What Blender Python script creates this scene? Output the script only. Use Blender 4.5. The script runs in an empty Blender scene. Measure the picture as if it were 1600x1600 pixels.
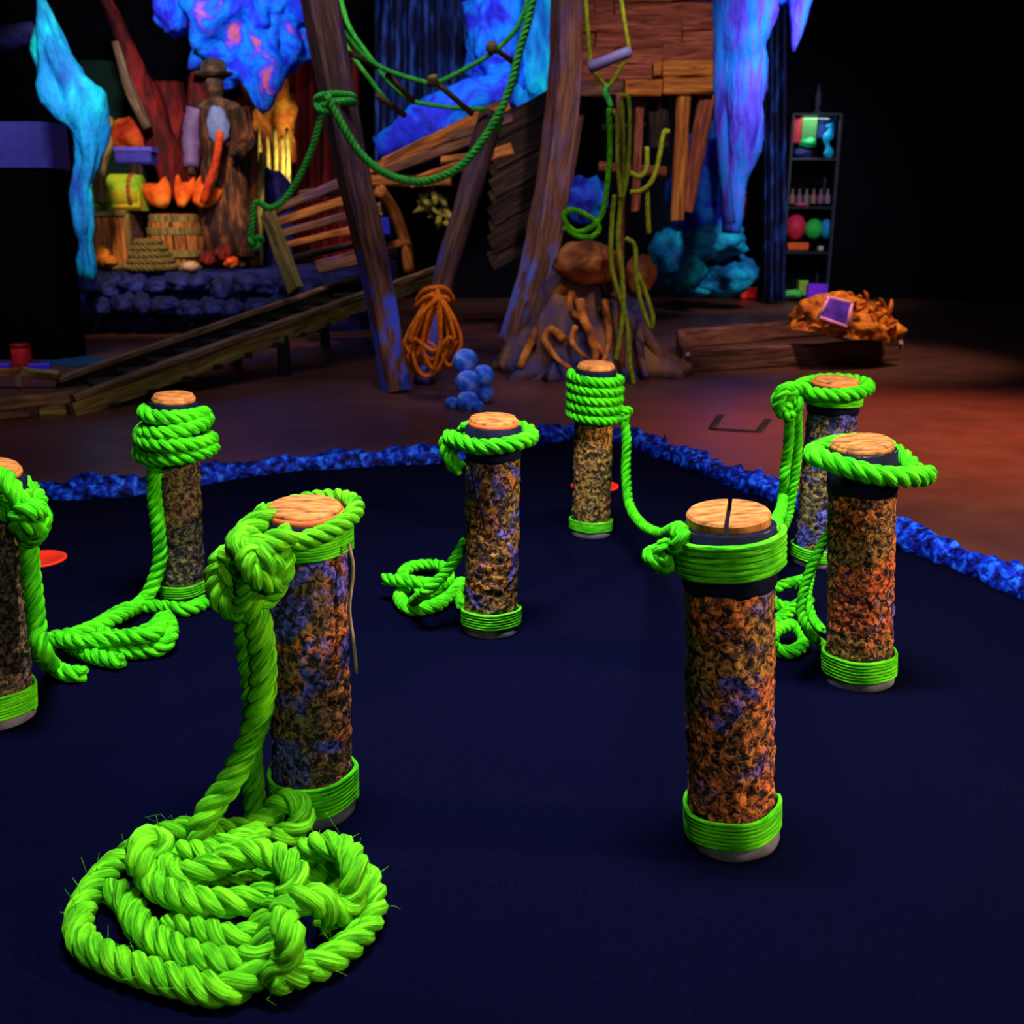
import bpy, math, random
import numpy as np
from mathutils import Vector, Matrix, noise as mn
sc = bpy.context.scene
COL = sc.collection
R0 = random.Random(7)
# ------------------------------------------------------------------ camera
PITCH = math.radians(15.7); CAMH = 0.745; F = 1600.0
cam_d = bpy.data.cameras.new('camera'); cam = bpy.data.objects.new('camera', cam_d); COL.objects.link(cam)
cam.location = (0, 0, CAMH); cam.rotation_euler = (math.pi/2 - PITCH, 0, 0)
cam_d.sensor_width = 36; cam_d.lens = 36*F/1600; cam_d.clip_end = 100; cam_d.clip_start = .02
cam_d.dof.use_dof = True; cam_d.dof.focus_distance = 1.45; cam_d.dof.aperture_fstop = 8
sc.camera = cam
# ------------------------------------------------------------------ world, exposure
sc.view_settings.view_transform = 'Standard'; sc.view_settings.look = 'None'
sc.view_settings.gamma = 1; sc.view_settings.exposure = 0; sc.view_settings.use_curve_mapping = False
w = bpy.data.worlds.new('World'); sc.world = w; w.use_nodes = True
w.node_tree.nodes['Background'].inputs[0].default_value = (.12, .12, 1, 1)
w.node_tree.nodes['Background'].inputs[1].default_value = .02

def aim(o, t):
    o.rotation_euler = (Vector(t) - o.location).to_track_quat('-Z', 'Y').to_euler()
def spot(name, loc, tgt, power, col, size=50, blend=.6, rad=.08):
    l = bpy.data.lights.new(name, 'SPOT'); l.energy = power; l.color = col
    l.spot_size = math.radians(size); l.spot_blend = blend; l.shadow_soft_size = rad
    o = bpy.data.objects.new(name, l); COL.objects.link(o); o.location = loc; aim(o, tgt); return o
def area(name, loc, tgt, power, col, sx=.5, sy=.5, spread=140):
    l = bpy.data.lights.new(name, 'AREA'); l.energy = power; l.color = col; l.shape = 'RECTANGLE'
    l.size = sx; l.size_y = sy; l.spread = math.radians(spread)
    o = bpy.data.objects.new(name, l); COL.objects.link(o); o.location = loc; aim(o, tgt); return o
# hall lights, no fixtures in view; those marked added only brighten single props
spot('key_spot', (1.15, -1.6, 1.75), (.25, 1.6, .15), 95, (1, .93, .86), 55, .7, .05)
spot('side_spot', (3.2, .9, 1.7), (.2, 1.6, .2), 560, (1, .72, .5), 50, .7, .06)
area('overhead_tube', (.1, 1.3, 2.9), (.1, 1.6, 0), 45, (.82, .9, 1), 1.2, .25, 68)
area('overhead_tube_back', (-.6, 3.9, 3.1), (-.2, 5.6, .6), 13, (.8, .85, 1), 2.0, .3, 110)
spot('floor_spot_warm', (2.5, 3.9, 3.1), (1.75, 3.75, 0), 1100, (1, .36, .17), 50, 1, .2)
spot('coil_fill', (-.1, 2.4, 2.6), (-.30, 4.55, .35), 120, (1, .9, .85), 17, .8, .06)  # added unseen light, brightens the orange rope hank and balls
spot('mound_spot', (.9, 2.6, 2.9), (.42, 4.9, .35), 110, (1, .88, .8), 22, .9, .06)
spot('shell_fill', (2.2, 4.6, 3.1), (1.9, 6.0, .15), 420, (1, .75, .5), 40, .9, .1)  # added unseen light to lift the shell and trough
spot('floor_spot_cool', (1.0, 3.2, 3.1), (.75, 4.2, 0), 80, (.85, .65, 1), 45, 1, .2)
spot('ship_spot', (.8, 3.6, 3.1), (.95, 6.6, 1.3), 330, (1, .84, .72), 44, .8, .1)
spot('hull_spot', (-1.4, 4.2, 3.2), (-1.1, 6.8, 1.1), 270, (1, .82, .66), 44, .8, .1)
spot('stage_spot_warm', (-1.9, 5.3, 3.1), (-2.75, 8.3, .8), 560, (1, .80, .58), 46, .8, .1)
spot('slope_fill', (2.3, 8.0, 2.9), (1.95, 9.6, 1.1), 90, (.8, .88, 1), 50, .8, .1)  # added unseen light for the blue slope left dark by the others
spot('rock_fill_warm', (-1.72, 9.0, .95), (-2.27, 9.7, 1.75), 50, (1, .85, .6), 50, .8, .1)  # added unseen light, low behind the mannequin, brightens the orange rock
spot('trunk_spot', (-2.6, 4.6, 3.0), (-3.1, 7.0, 1.2), 85, (.85, .95, 1), 38, .8, .1)
spot('cave_spot_left', (-2.2, 6.2, 2.6), (-2.6, 9.2, 2.6), 380, (.8, .88, 1), 60, .8, .1)
spot('cave_spot_middle', (-.2, 6.0, 3.1), (-.1, 9.4, 2.0), 430, (.8, .9, 1), 55, .8, .1)
spot('cave_spot_right', (2.6, 6.2, 3.1), (2.4, 9.2, 1.6), 460, (.82, .88, 1), 50, .8, .1)
area('kiosk_fill', (-3.0, 4.6, 2.2), (-2.9, 5.6, .8), 7, (.7, .7, 1), .8, .1, 100)  # added unseen light that brightens the violet kiosk band

# ------------------------------------------------------------------ pixel -> world helpers
cp, sp = math.cos(PITCH), math.sin(PITCH)
def ray(px, py):
    a, b = (px - 800)/F, (800 - py)/F
    return Vector((a, b*sp + cp, b*cp - sp))
def g(px, py, z=0.0):
    r = ray(px, py); t = (z - CAMH)/r.z
    return Vector((r.x*t, r.y*t, z))
def d(px, py, Y):
    r = ray(px, py); t = Y/r.y
    return Vector((r.x*t, Y, CAMH + r.z*t))
FZ = -0.02          # hall floor level (the carpet top is z = 0)

# ------------------------------------------------------------------ object helpers
ORG = {}
def tag(o, label=None, cat=None, group=None, kind=None):
    if label: o['label'] = label
    if cat: o['category'] = cat
    if group: o['group'] = group
    if kind: o['kind'] = kind
    return o
def thing(name, loc, label, cat, group=None):
    o = bpy.data.objects.new(name, None); COL.objects.link(o); o.location = loc
    o.empty_display_size = .05
    ORG[o] = Vector(loc); return tag(o, label, cat, group)
class MB:
    def __init__(s): s.V = []; s.F = []; s.C = []; s.n = 0; s.M = []
    def add(s, V, Fc, C=None, mi=0):
        V = np.asarray(V, float).reshape(-1, 3); s.V.append(V)
        s.C.append(np.zeros_like(V) if C is None else np.asarray(C, float).reshape(-1, 3))
        s.F += [tuple(i + s.n for i in f) for f in Fc]; s.M += [mi]*len(Fc)
        s.n += len(V); return s
    def build(s, name, mat, parent=None, smooth=True, loc=None):
        V = np.concatenate(s.V); C = np.concatenate(s.C)
        if parent is not None: o0 = ORG[parent]
        elif loc is not None: o0 = Vector(loc)
        else:
            lo, hi = V.min(0), V.max(0); o0 = Vector(((lo[0]+hi[0])/2, (lo[1]+hi[1])/2, lo[2]))
        me = bpy.data.meshes.new(name); me.from_pydata((V - np.array(o0)).tolist(), [], s.F)
        at = me.attributes.new('co', 'FLOAT_VECTOR', 'POINT'); at.data.foreach_set('vector', C.ravel())
        mats = mat if isinstance(mat, (list, tuple)) else [mat]
        for m in mats: me.materials.append(m)
        if len(mats) > 1: me.polygons.foreach_set('material_index', s.M)
        me.polygons.foreach_set('use_smooth', [smooth]*len(me.polygons))
        me.update()
        o = bpy.data.objects.new(name, me); COL.objects.link(o); ORG[o] = o0
        if parent is not None: o.parent = parent
        else: o.location = o0
        return o
def catmull(pts, step, closed=False):
    P = [np.array(p, float) for p in pts]
    if closed: P = [P[-1]] + P + [P[0], P[1]]
    else: P = [2*P[0]-P[1]] + P + [2*P[-1]-P[-2]]
    out = []
    for i in range(1, len(P)-2):
        a, b, c, e = P[i-1:i+3]
        for t in np.linspace(0, 1, 24, endpoint=False):
            out.append(.5*((2*b)+(-a+c)*t+(2*a-5*b+4*c-e)*t*t+(-a+3*b-3*c+e)*t**3))
    out.append(P[-2]); out = np.array(out)
    L = np.concatenate([[0], np.cumsum(np.linalg.norm(np.diff(out, axis=0), axis=1))])
    n = max(3, int(L[-1]/step)+1); s = np.linspace(0, L[-1], n)
    return np.stack([np.interp(s, L, out[:, k]) for k in range(3)], 1), s
def frames(P):
    T = np.gradient(P, axis=0); T /= np.linalg.norm(T, axis=1, keepdims=True)+1e-12
    a = np.array([0, 0, 1.]) if abs(T[0][2]) < .9 else np.array([1., 0, 0])
    n = a - T[0]*a.dot(T[0]); n /= np.linalg.norm(n); N = [n]
    for i in range(1, len(P)):
        n = N[-1] - T[i]*N[-1].dot(T[i]); l = np.linalg.norm(n)
        N.append(n/l if l > 1e-9 else N[-1])
    N = np.array(N); return T, N, np.cross(T, N)
def tube(mb, P, r, seg=8, s=None, lump=0, lscale=8, seed=0, flat=1.0, mi=0):
    P = np.asarray(P, float); T, N, B = frames(P); n = len(P)
    r = np.broadcast_to(np.asarray(r, float), (n,))
    if s is None: s = np.concatenate([[0], np.cumsum(np.linalg.norm(np.diff(P, axis=0), axis=1))])
    th = np.linspace(0, 2*math.pi, seg, endpoint=False); c, si = np.cos(th), np.sin(th)
    rr = np.repeat(r[:, None], seg, 1)
    V = P[:, None] + rr[..., None]*(c[None, :, None]*N[:, None] + flat*si[None, :, None]*B[:, None])
    if lump:
        for i in range(n):
            for j in range(seg):
                v = Vector(V[i, j])*lscale + Vector((seed*3.1, seed*1.7, seed))
                k = mn.fractal(v, 1, 2, 4)*lump
                V[i, j] = P[i] + (V[i, j]-P[i])*(1+k)
    C = np.stack([np.repeat(s[:, None], seg, 1), np.repeat(c[None]*1.0, n, 0)*rr, np.repeat(si[None]*1.0, n, 0)*rr], 2)
    Fc = [(i*seg+j, i*seg+(j+1) % seg, (i+1)*seg+(j+1) % seg, (i+1)*seg+j) for i in range(n-1) for j in range(seg)]
    Fc += [tuple(range(seg))[::-1], tuple(range((n-1)*seg, n*seg))]
    mb.add(V, Fc, C, mi)
def rope(mb, pts, R, pitch=None, closed=False, step=None, seg=7, wob=.0, seed=0):
    pitch = pitch or 3.9*R; step = step or max(pitch/11, .004)
    P, s = catmull(pts, step, closed)
    if wob:
        for i in range(len(P)):
            P[i] += np.array(mn.noise_vector(Vector(P[i])*9+Vector((seed, 0, 0))))*wob
    T, N, B = frames(P)
    for k in range(3):
        a = 2*math.pi*s/pitch + 2*math.pi*k/3
        Q = P + .53*R*(np.cos(a)[:, None]*N + np.sin(a)[:, None]*B)
        tube(mb, Q, .53*R, seg, s=s + k*7.3)
    return mb
def fibres(mb, pts, R, n, ln=.02, seed=0):
    P, s = catmull(pts, .01); rr = random.Random(seed)
    for _ in range(n):
        p = P[rr.randrange(len(P))]; v = np.array([rr.gauss(0, 1) for _ in range(3)]); v /= np.linalg.norm(v); v[2] = abs(v[2])
        q = np.array([rr.gauss(0, 1) for _ in range(3)])*.35
        a = p+v*R*.85; L = ln*rr.uniform(.4, 1)
        tube(mb, [a, a+v*L*.5, a+(v+q)*L], [.0004, .00035, .0002], 3)
def plank(mb, p0, p1, wd, th, up=(0, 0, 1), jit=.0, seg=10, seed=0, w2=None, bend=None, mi=0):
    p0, p1 = Vector(p0), Vector(p1); ax = (p1-p0); L = ax.length; ax.normalize()
    up = Vector(up); s_ = ax.cross(up).normalized(); u_ = s_.cross(ax).normalized()
    c = .18*min(wd, th)
    prof = [(-.5, -.5, 1, 0), (.5, -.5, -1, 0), (.5, -.5, 0, 1), (.5, .5, 0, -1), (.5, .5, -1, 0), (-.5, .5, 1, 0), (-.5, .5, 0, -1), (-.5, -.5, 0, 1)]
    V = []; C = []
    for i in range(seg+1):
        t = i/seg; ww = wd + ((w2 if w2 else wd)-wd)*t; o = p0 + ax*L*t
        if bend: o = o + Vector(bend)*4*t*(1-t)
        for k, (a, b, ca, cb) in enumerate(prof):
            j = Vector((0, 0, 0))
            if jit: j = mn.noise_vector(Vector((t*L*9+seed*3.3, k*.8, seed*1.9)))*jit
            x, y = a*ww+ca*c, b*th+cb*c
            V.append(o + s_*(x+j.x) + u_*(y+j.y) + ax*(j.z*(2 if i in (0, seg) else .3)))
            C.append((t*L+seed*5.1, x, y))
    Fc = [(i*8+k, i*8+(k+1) % 8, (i+1)*8+(k+1) % 8, (i+1)*8+k) for i in range(seg) for k in range(8)]
    Fc += [tuple(range(8))[::-1], tuple(range(seg*8, seg*8+8))]
    mb.add([tuple(v) for v in V], Fc, C, mi); return mb
def lathe(mb, c, prof, seg=32, ax=None, lump=0, lscale=10, seed=0, mi=0):
    c = Vector(c); V = []; C = []
    for (r, z) in prof:
        for j in range(seg):
            a = 2*math.pi*j/seg
            q = Vector((math.cos(a), math.sin(a), 0)); k = 1
            if lump: k = 1+lump*mn.fractal((c+q*r+Vector((0, 0, z)))*lscale+Vector((seed, 0, 0)), 1, 2, 3)
            v = q*(r*k)+Vector((0, 0, z))
            V.append(c + (ax @ v if ax else v)); C.append((z, math.cos(a)*r, math.sin(a)*r))
    m = len(prof)
    Fc = [(i*seg+j, i*seg+(j+1) % seg, (i+1)*seg+(j+1) % seg, (i+1)*seg+j) for i in range(m-1) for j in range(seg)]
    if prof[0][0] > 1e-6: Fc.append(tuple(range(seg))[::-1])
    if prof[-1][0] > 1e-6: Fc.append(tuple(range((m-1)*seg, m*seg)))
    mb.add([tuple(v) for v in V], Fc, C, mi); return mb
_ico = {}
def ico(sub):
    if sub not in _ico:
        import bmesh
        bm = bmesh.new(); bmesh.ops.create_icosphere(bm, subdivisions=sub, radius=1)
        bm.verts.index_update()
        _ico[sub] = ([v.co.copy() for v in bm.verts], [tuple(v.index for v in f.verts) for f in bm.faces]); bm.free()
    return _ico[sub]
def rock(mb, c, size, seed=0, amp=.28, freq=1.6, sub=3, rot=0, flatbot=False, sharp=0, mi=0):
    vs, fs = ico(sub); V = []; c = Vector(c); rt = Matrix.Rotation(rot, 3, 'Z')
    off = Vector((seed*2.7, seed*1.3, -seed*.9))
    for v in vs:
        k = 1+amp*mn.fractal(v*freq+off, 1, 2, 5)
        if sharp: k += sharp*(abs(mn.noise(v*freq*1.7+off))*2-.6)
        q = Vector((v.x*size[0], v.y*size[1], v.z*size[2]))*k
        if flatbot and q.z < -size[2]*.55: q.z = -size[2]*.55
        V.append(tuple(c+rt @ q))
    mb.add(V, fs, V, mi); return mb

# ------------------------------------------------------------------ materials
MATS = {}
def nodes(name):
    m = bpy.data.materials.new(name); m.use_nodes = True; nt = m.node_tree
    return m, nt, nt.nodes['Principled BSDF']
def ramp(nt, src, stops, interp='LINEAR'):
    r = nt.nodes.new('ShaderNodeValToRGB'); r.color_ramp.interpolation = interp
    e = r.color_ramp.elements
    while len(e) < len(stops): e.new(.5)
    for k, (p, c) in enumerate(stops):
        e[k].position = p; e[k].color = (*c, 1) if len(c) == 3 else c
    nt.links.new(src, r.inputs[0]); return r
def coords(nt, attr, scale):
    if attr: n = nt.nodes.new('ShaderNodeAttribute'); n.attribute_name = 'co'; o = n.outputs['Vector']
    else: n = nt.nodes.new('ShaderNodeTexCoord'); o = n.outputs['Object']
    mp = nt.nodes.new('ShaderNodeMapping'); mp.inputs['Scale'].default_value = scale
    nt.links.new(o, mp.inputs[0]); return mp.outputs[0]
def tex(nt, vec, scale, detail=4, dist=0, rough=.55):
    n = nt.nodes.new('ShaderNodeTexNoise'); n.inputs['Scale'].default_value = scale
    n.inputs['Detail'].default_value = detail; n.inputs['Distortion'].default_value = dist
    n.inputs['Roughness'].default_value = rough
    nt.links.new(vec, n.inputs['Vector']); return n.outputs['Fac']
def bumpit(nt, b, h, strength, dist):
    n = nt.nodes.new('ShaderNodeBump'); n.inputs['Strength'].default_value = strength; n.inputs['Distance'].default_value = dist
    nt.links.new(h, n.inputs['Height']); nt.links.new(n.outputs[0], b.inputs['Normal'])
def mixc(nt, fac, a, b):
    n = nt.nodes.new('ShaderNodeMix'); n.data_type = 'RGBA'
    for v, i in ((fac, 0), (a, 6), (b, 7)):
        if hasattr(v, 'links'): nt.links.new(v, n.inputs[i])
        elif i == 0: n.inputs[0].default_value = v
        else: n.inputs[i].default_value = (*v, 1)
    return n.outputs[2]
def paint(name, stops, scale=6, detail=5, rough=.75, bump=.4, bd=.01, attr=False, stretch=(1, 1, 1), dist=0, spec=.25, fine=None):
    if name in MATS: return MATS[name]
    m, nt, b = nodes(name); v = coords(nt, attr, stretch); f = tex(nt, v, scale, detail, dist)
    n = len(stops); st = [(.32+.36*i/max(1, n-1), s) for i, s in enumerate(stops)] if not isinstance(stops[0][1], tuple) else stops
    r = ramp(nt, f, st); nt.links.new(r.outputs[0], b.inputs['Base Color'])
    b.inputs['Roughness'].default_value = rough; b.inputs['Specular IOR Level'].default_value = spec
    if bump: bumpit(nt, b, tex(nt, v, fine or scale*3, 5), bump, bd)
    MATS[name] = m; return m
def flat(name, col, rough=.6, spec=.3):
    if name in MATS: return MATS[name]
    m, nt, b = nodes(name); v = coords(nt, False, (1, 1, 1)); f = tex(nt, v, 25, 3)
    r = ramp(nt, f, [(.3, tuple(c*.8 for c in col)), (.7, tuple(min(1, c*1.1) for c in col))])
    nt.links.new(r.outputs[0], b.inputs['Base Color'])
    b.inputs['Roughness'].default_value = rough; b.inputs['Specular IOR Level'].default_value = spec
    MATS[name] = m; return m
def rope_mat(name, dark, mid, light):
    m, nt, b = nodes(name); v = coords(nt, True, (28, 260, 260)); f = tex(nt, v, 1.0, 4, .6)
    r = ramp(nt, f, [(.30, dark), (.50, mid), (.72, light)])
    v2 = coords(nt, False, (1, 1, 1)); f2 = tex(nt, v2, 30, 3); r2 = ramp(nt, f2, [(.42, (0, 0, 0)), (.75, (1, 1, 1))])
    c = mixc(nt, r2.outputs[0], r.outputs[0], light)
    nt.links.new(mixc(nt, .55, r.outputs[0], c), b.inputs['Base Color'])
    b.inputs['Roughness'].default_value = .85; b.inputs['Specular IOR Level'].default_value = .1
    bumpit(nt, b, f, .9, .004); MATS[name] = m; return m
def wood(name, dark, mid, light, bluebase=None, rough=.75, gs=(4, 45, 45), violet=None):
    if name in MATS: return MATS[name]
    m, nt, b = nodes(name); v = coords(nt, True, gs); f = tex(nt, v, 1, 5, .8)
    r = ramp(nt, f, [(.30, dark), (.5, mid), (.70, light)]); c = r.outputs[0]
    if bluebase:      # a worn coat of blue paint on the lower length and in stray patches
        v2 = coords(nt, True, (5, 9, 9)); f2 = tex(nt, v2, 1, 4)
        r2 = ramp(nt, f2, [(.50, (0, 0, 0)), (.58, (1, 1, 1))])
        at = nt.nodes.new('ShaderNodeAttribute'); at.attribute_name = 'co'
        sx = nt.nodes.new('ShaderNodeSeparateXYZ'); nt.links.new(at.outputs['Vector'], sx.inputs[0])
        mr = nt.nodes.new('ShaderNodeMapRange'); mr.inputs[1].default_value = bluebase[1]*.6; mr.inputs[2].default_value = bluebase[1]
        mr.inputs[3].default_value = 1; mr.inputs[4].default_value = bluebase[2]
        nt.links.new(sx.outputs[0], mr.inputs[0])
        mu = nt.nodes.new('ShaderNodeMath'); mu.operation = 'MULTIPLY'
        nt.links.new(mr.outputs[0], mu.inputs[0]); nt.links.new(r2.outputs[0], mu.inputs[1])
        c = mixc(nt, mu.outputs[0], c, bluebase[0])
    nt.links.new(c, b.inputs['Base Color']); b.inputs['Roughness'].default_value = rough
    b.inputs['Specular IOR Level'].default_value = .25
    bumpit(nt, b, f, .7, .008); MATS[name] = m; return m

GREEN = rope_mat('rope_green', (.004, .09, .001), (.028, .44, .002), (.11, .86, .006))
GREENY = rope_mat('rope_lime', (.008, .07, .001), (.05, .34, .002), (.20, .74, .010))
TEALG = rope_mat('rope_far_green', (.008, .14, .02), (.035, .50, .07), (.16, .85, .08))
OLIVE = rope_mat('rope_olive', (.03, .045, .002), (.22, .26, .01), (.48, .54, .03))
ORANGER = rope_mat('rope_orange', (.24, .03, .003), (.80, .15, .006), (1.0, .30, .02))
BROWNR = rope_mat('rope_brown', (.02, .012, .004), (.12, .075, .02), (.28, .18, .05))
TWINE = rope_mat('twine', (.1, .06, .03), (.3, .2, .1), (.5, .35, .2))
CORD = rope_mat('cord_green', (.006, .10, .001), (.05, .50, .004), (.18, .92, .012))

def bark(name, warm, olive, violet_amt, seed):
    m, nt, b = nodes(name); v = coords(nt, False, (1, 1, 1))
    mp = nt.nodes.new('ShaderNodeVectorMath'); mp.operation = 'ADD'; mp.inputs[1].default_value = (seed*3.1, seed, seed*.7)
    nt.links.new(v, mp.inputs[0]); v = mp.outputs[0]
    f = tex(nt, v, 105, 5, .9, .62)
    wv = tex(nt, v, 9, 3, .3); vi = tex(nt, v, 17, 4, .8)
    cw = mixc(nt, ramp(nt, wv, [(.44, (0, 0, 0)), (.56, (1, 1, 1))]).outputs[0], olive, warm)
    cv = mixc(nt, ramp(nt, vi, [(violet_amt, (0, 0, 0)), (violet_amt+.07, (1, 1, 1))]).outputs[0], cw, (.14, .13, .75))
    rr = ramp(nt, f, [(.43, (0, 0, 0)), (.50, (.30, .30, .30)), (.60, (1, 1, 1))])
    c = mixc(nt, rr.outputs[0], (.006, .005, .009), cv)
    nt.links.new(c, b.inputs['Base Color']); b.inputs['Roughness'].default_value = .7; b.inputs['Specular IOR Level'].default_value = .25
    bumpit(nt, b, f, 1, .006); return m
NAVY = paint('dark_navy_paint', [(.0012, .0016, .006), (.004, .006, .026)], 30, bump=.3, bd=.002, spec=.08)
CUT = paint('cut_wood_orange', [(.10, .026, .006), (.40, .12, .02), (.60, .20, .04)], 40, stretch=(1, 3, 1), bump=.5, bd=.002)
RED_EDGE = flat('orange_red_edge', (.75, .10, .015))
GREYB = paint('grey_plug', [(.05, .05, .06), (.14, .13, .15)], 30, bump=.3, bd=.002)

# ------------------------------------------------------------------ the setting
XL, XR, YB, YF, ZC = -6.2, 6.2, 11.2, -3.2, 3.4
def slab(name, c, s, mat, kind='structure'):
    mb = MB(); x, y, z = s[0]/2, s[1]/2, s[2]/2
    V = [(c[0]+a*x, c[1]+b_*y, c[2]+e*z) for a in (-1, 1) for b_ in (-1, 1) for e in (-1, 1)]
    mb.add(V, [(0, 1, 3, 2), (4, 6, 7, 5), (0, 4, 5, 1), (2, 3, 7, 6), (0, 2, 6, 4), (1, 5, 7, 3)], V)
    o = mb.build(name, mat, smooth=False)
    if kind: o['kind'] = kind
    return o
m, nt, b = nodes('floor_brown')
v = coords(nt, False, (1, 1, 1)); f = tex(nt, v, 1.7, 5)
nt.links.new(ramp(nt, f, [(.3, (.066, .019, .014)), (.7, (.115, .034, .025))]).outputs[0], b.inputs['Base Color'])
nt.links.new(ramp(nt, tex(nt, v, 6, 4), [(.3, (.34,)*3), (.7, (.5,)*3)]).outputs[0], b.inputs['Roughness'])
bumpit(nt, b, tex(nt, v, 40, 4), .12, .003); FLOORM = m
BLACK = paint('black_wall', [(.0016, .0016, .003), (.003, .003, .007)], 2, bump=.2, bd=.01, rough=.9, spec=.05)
slab('floor', ((XL+XR)/2, (YB+YF)/2, FZ-.05), (XR-XL, YB-YF, .1), FLOORM)
slab('ceiling', ((XL+XR)/2, (YB+YF)/2, ZC+.05), (XR-XL, YB-YF, .1), BLACK)
slab('wall_back', (0, YB+.05, (ZC+FZ)/2), (XR-XL, .1, ZC-FZ), BLACK)
slab('wall_front', (0, YF-.05, (ZC+FZ)/2), (XR-XL, .1, ZC-FZ), BLACK)
slab('wall_left', (XL-.05, (YB+YF)/2, (ZC+FZ)/2), (.1, YB-YF, ZC-FZ), BLACK)
slab('wall_right', (XR+.05, (YB+YF)/2, (ZC+FZ)/2), (.1, YB-YF, ZC-FZ), BLACK)

# putting carpet with its blue rock border
RIM = [(-60, 772), (60, 770), (200, 765), (330, 745), (450, 728), (600, 718), (700, 712), (800, 694), (870, 682), (925, 678),
       (1000, 690), (1060, 714), (1120, 740), (1180, 760), (1250, 787), (1330, 814), (1420, 846), (1490, 874), (1560, 902), (1650, 938)]
rimw = [g(x, y+6) for x, y in RIM]
lft = rimw[0]; rgt = rimw[-1]
rimw = [Vector((-2.9, lft.y-.9, 0)), Vector((-2.3, lft.y-.15, 0))] + rimw + [Vector((rgt.x+.35, rgt.y-.35, 0)), Vector((rgt.x+.5, rgt.y-1.1, 0))]
m, nt, b = nodes('carpet_navy'); v = coords(nt, False, (1, 1, 1)); f = tex(nt, v, 420, 3); f2 = tex(nt, v, 3, 4)
c1 = ramp(nt, f, [(.3, (.0005, .0005, .0038)), (.7, (.0016, .0017, .013))])
nt.links.new(mixc(nt, ramp(nt, f2, [(.35, (0,)*3), (.7, (1,)*3)]).outputs[0], c1.outputs[0], (.0008, .0009, .008)), b.inputs['Base Color'])
b.inputs['Roughness'].default_value = 1; b.inputs['Specular IOR Level'].default_value = .015
bumpit(nt, b, f, .6, .003); CARPET = m
poly = rimw + [Vector((rgt.x+.5, -2, 0)), Vector((-2.9, -2, 0))]
mb = MB(); n = len(poly)
mb.add([tuple(p) for p in poly]+[(p.x, p.y, FZ) for p in poly],
       [tuple(range(n))[::-1]]+[(i, (i+1) % n, n+(i+1) % n, n+i) for i in range(n)])
tag(mb.build('putting_carpet', CARPET, smooth=False), 'dark navy carpet of the putting island carrying the posts', 'carpet')
m, nt, b = nodes('blue_rim_rock'); v = coords(nt, False, (1, 1, 1)); f = tex(nt, v, 42, 5, .4)
nt.links.new(ramp(nt, f, [(.40, (.001, .001, .015)), (.53, (.003, .02, .42)), (.68, (.02, .18, 1.0))]).outputs[0], b.inputs['Base Color'])
b.inputs['Roughness'].default_value = .6; b.inputs['Specular IOR Level'].default_value = .08; bumpit(nt, b, f, 1, .01); RIMM = m
rt = thing('rock_border', rimw[8], 'lumpy blue rock border curving round the back of the navy carpet', 'border')
P, s = catmull(rimw, .028); i = 0; k = 0
while i < len(P)-6:
    ln = R0.randint(7, 13); seg_ = P[i:i+ln+2]; mb = MB()
    if len(seg_) < 4: break
    t = np.linspace(0, 1, len(seg_)); rr = (.030+.012*R0.random())*(.72+.5*np.sin(np.pi*t)**.6)
    pp = seg_.copy(); pp[:, 2] = .006+R0.uniform(-.004, .008)
    tube(mb, pp, rr, 12, lump=.55, lscale=26, seed=k, flat=1)
    mb.build('rock', RIMM, rt); i += ln; k += 1

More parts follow.
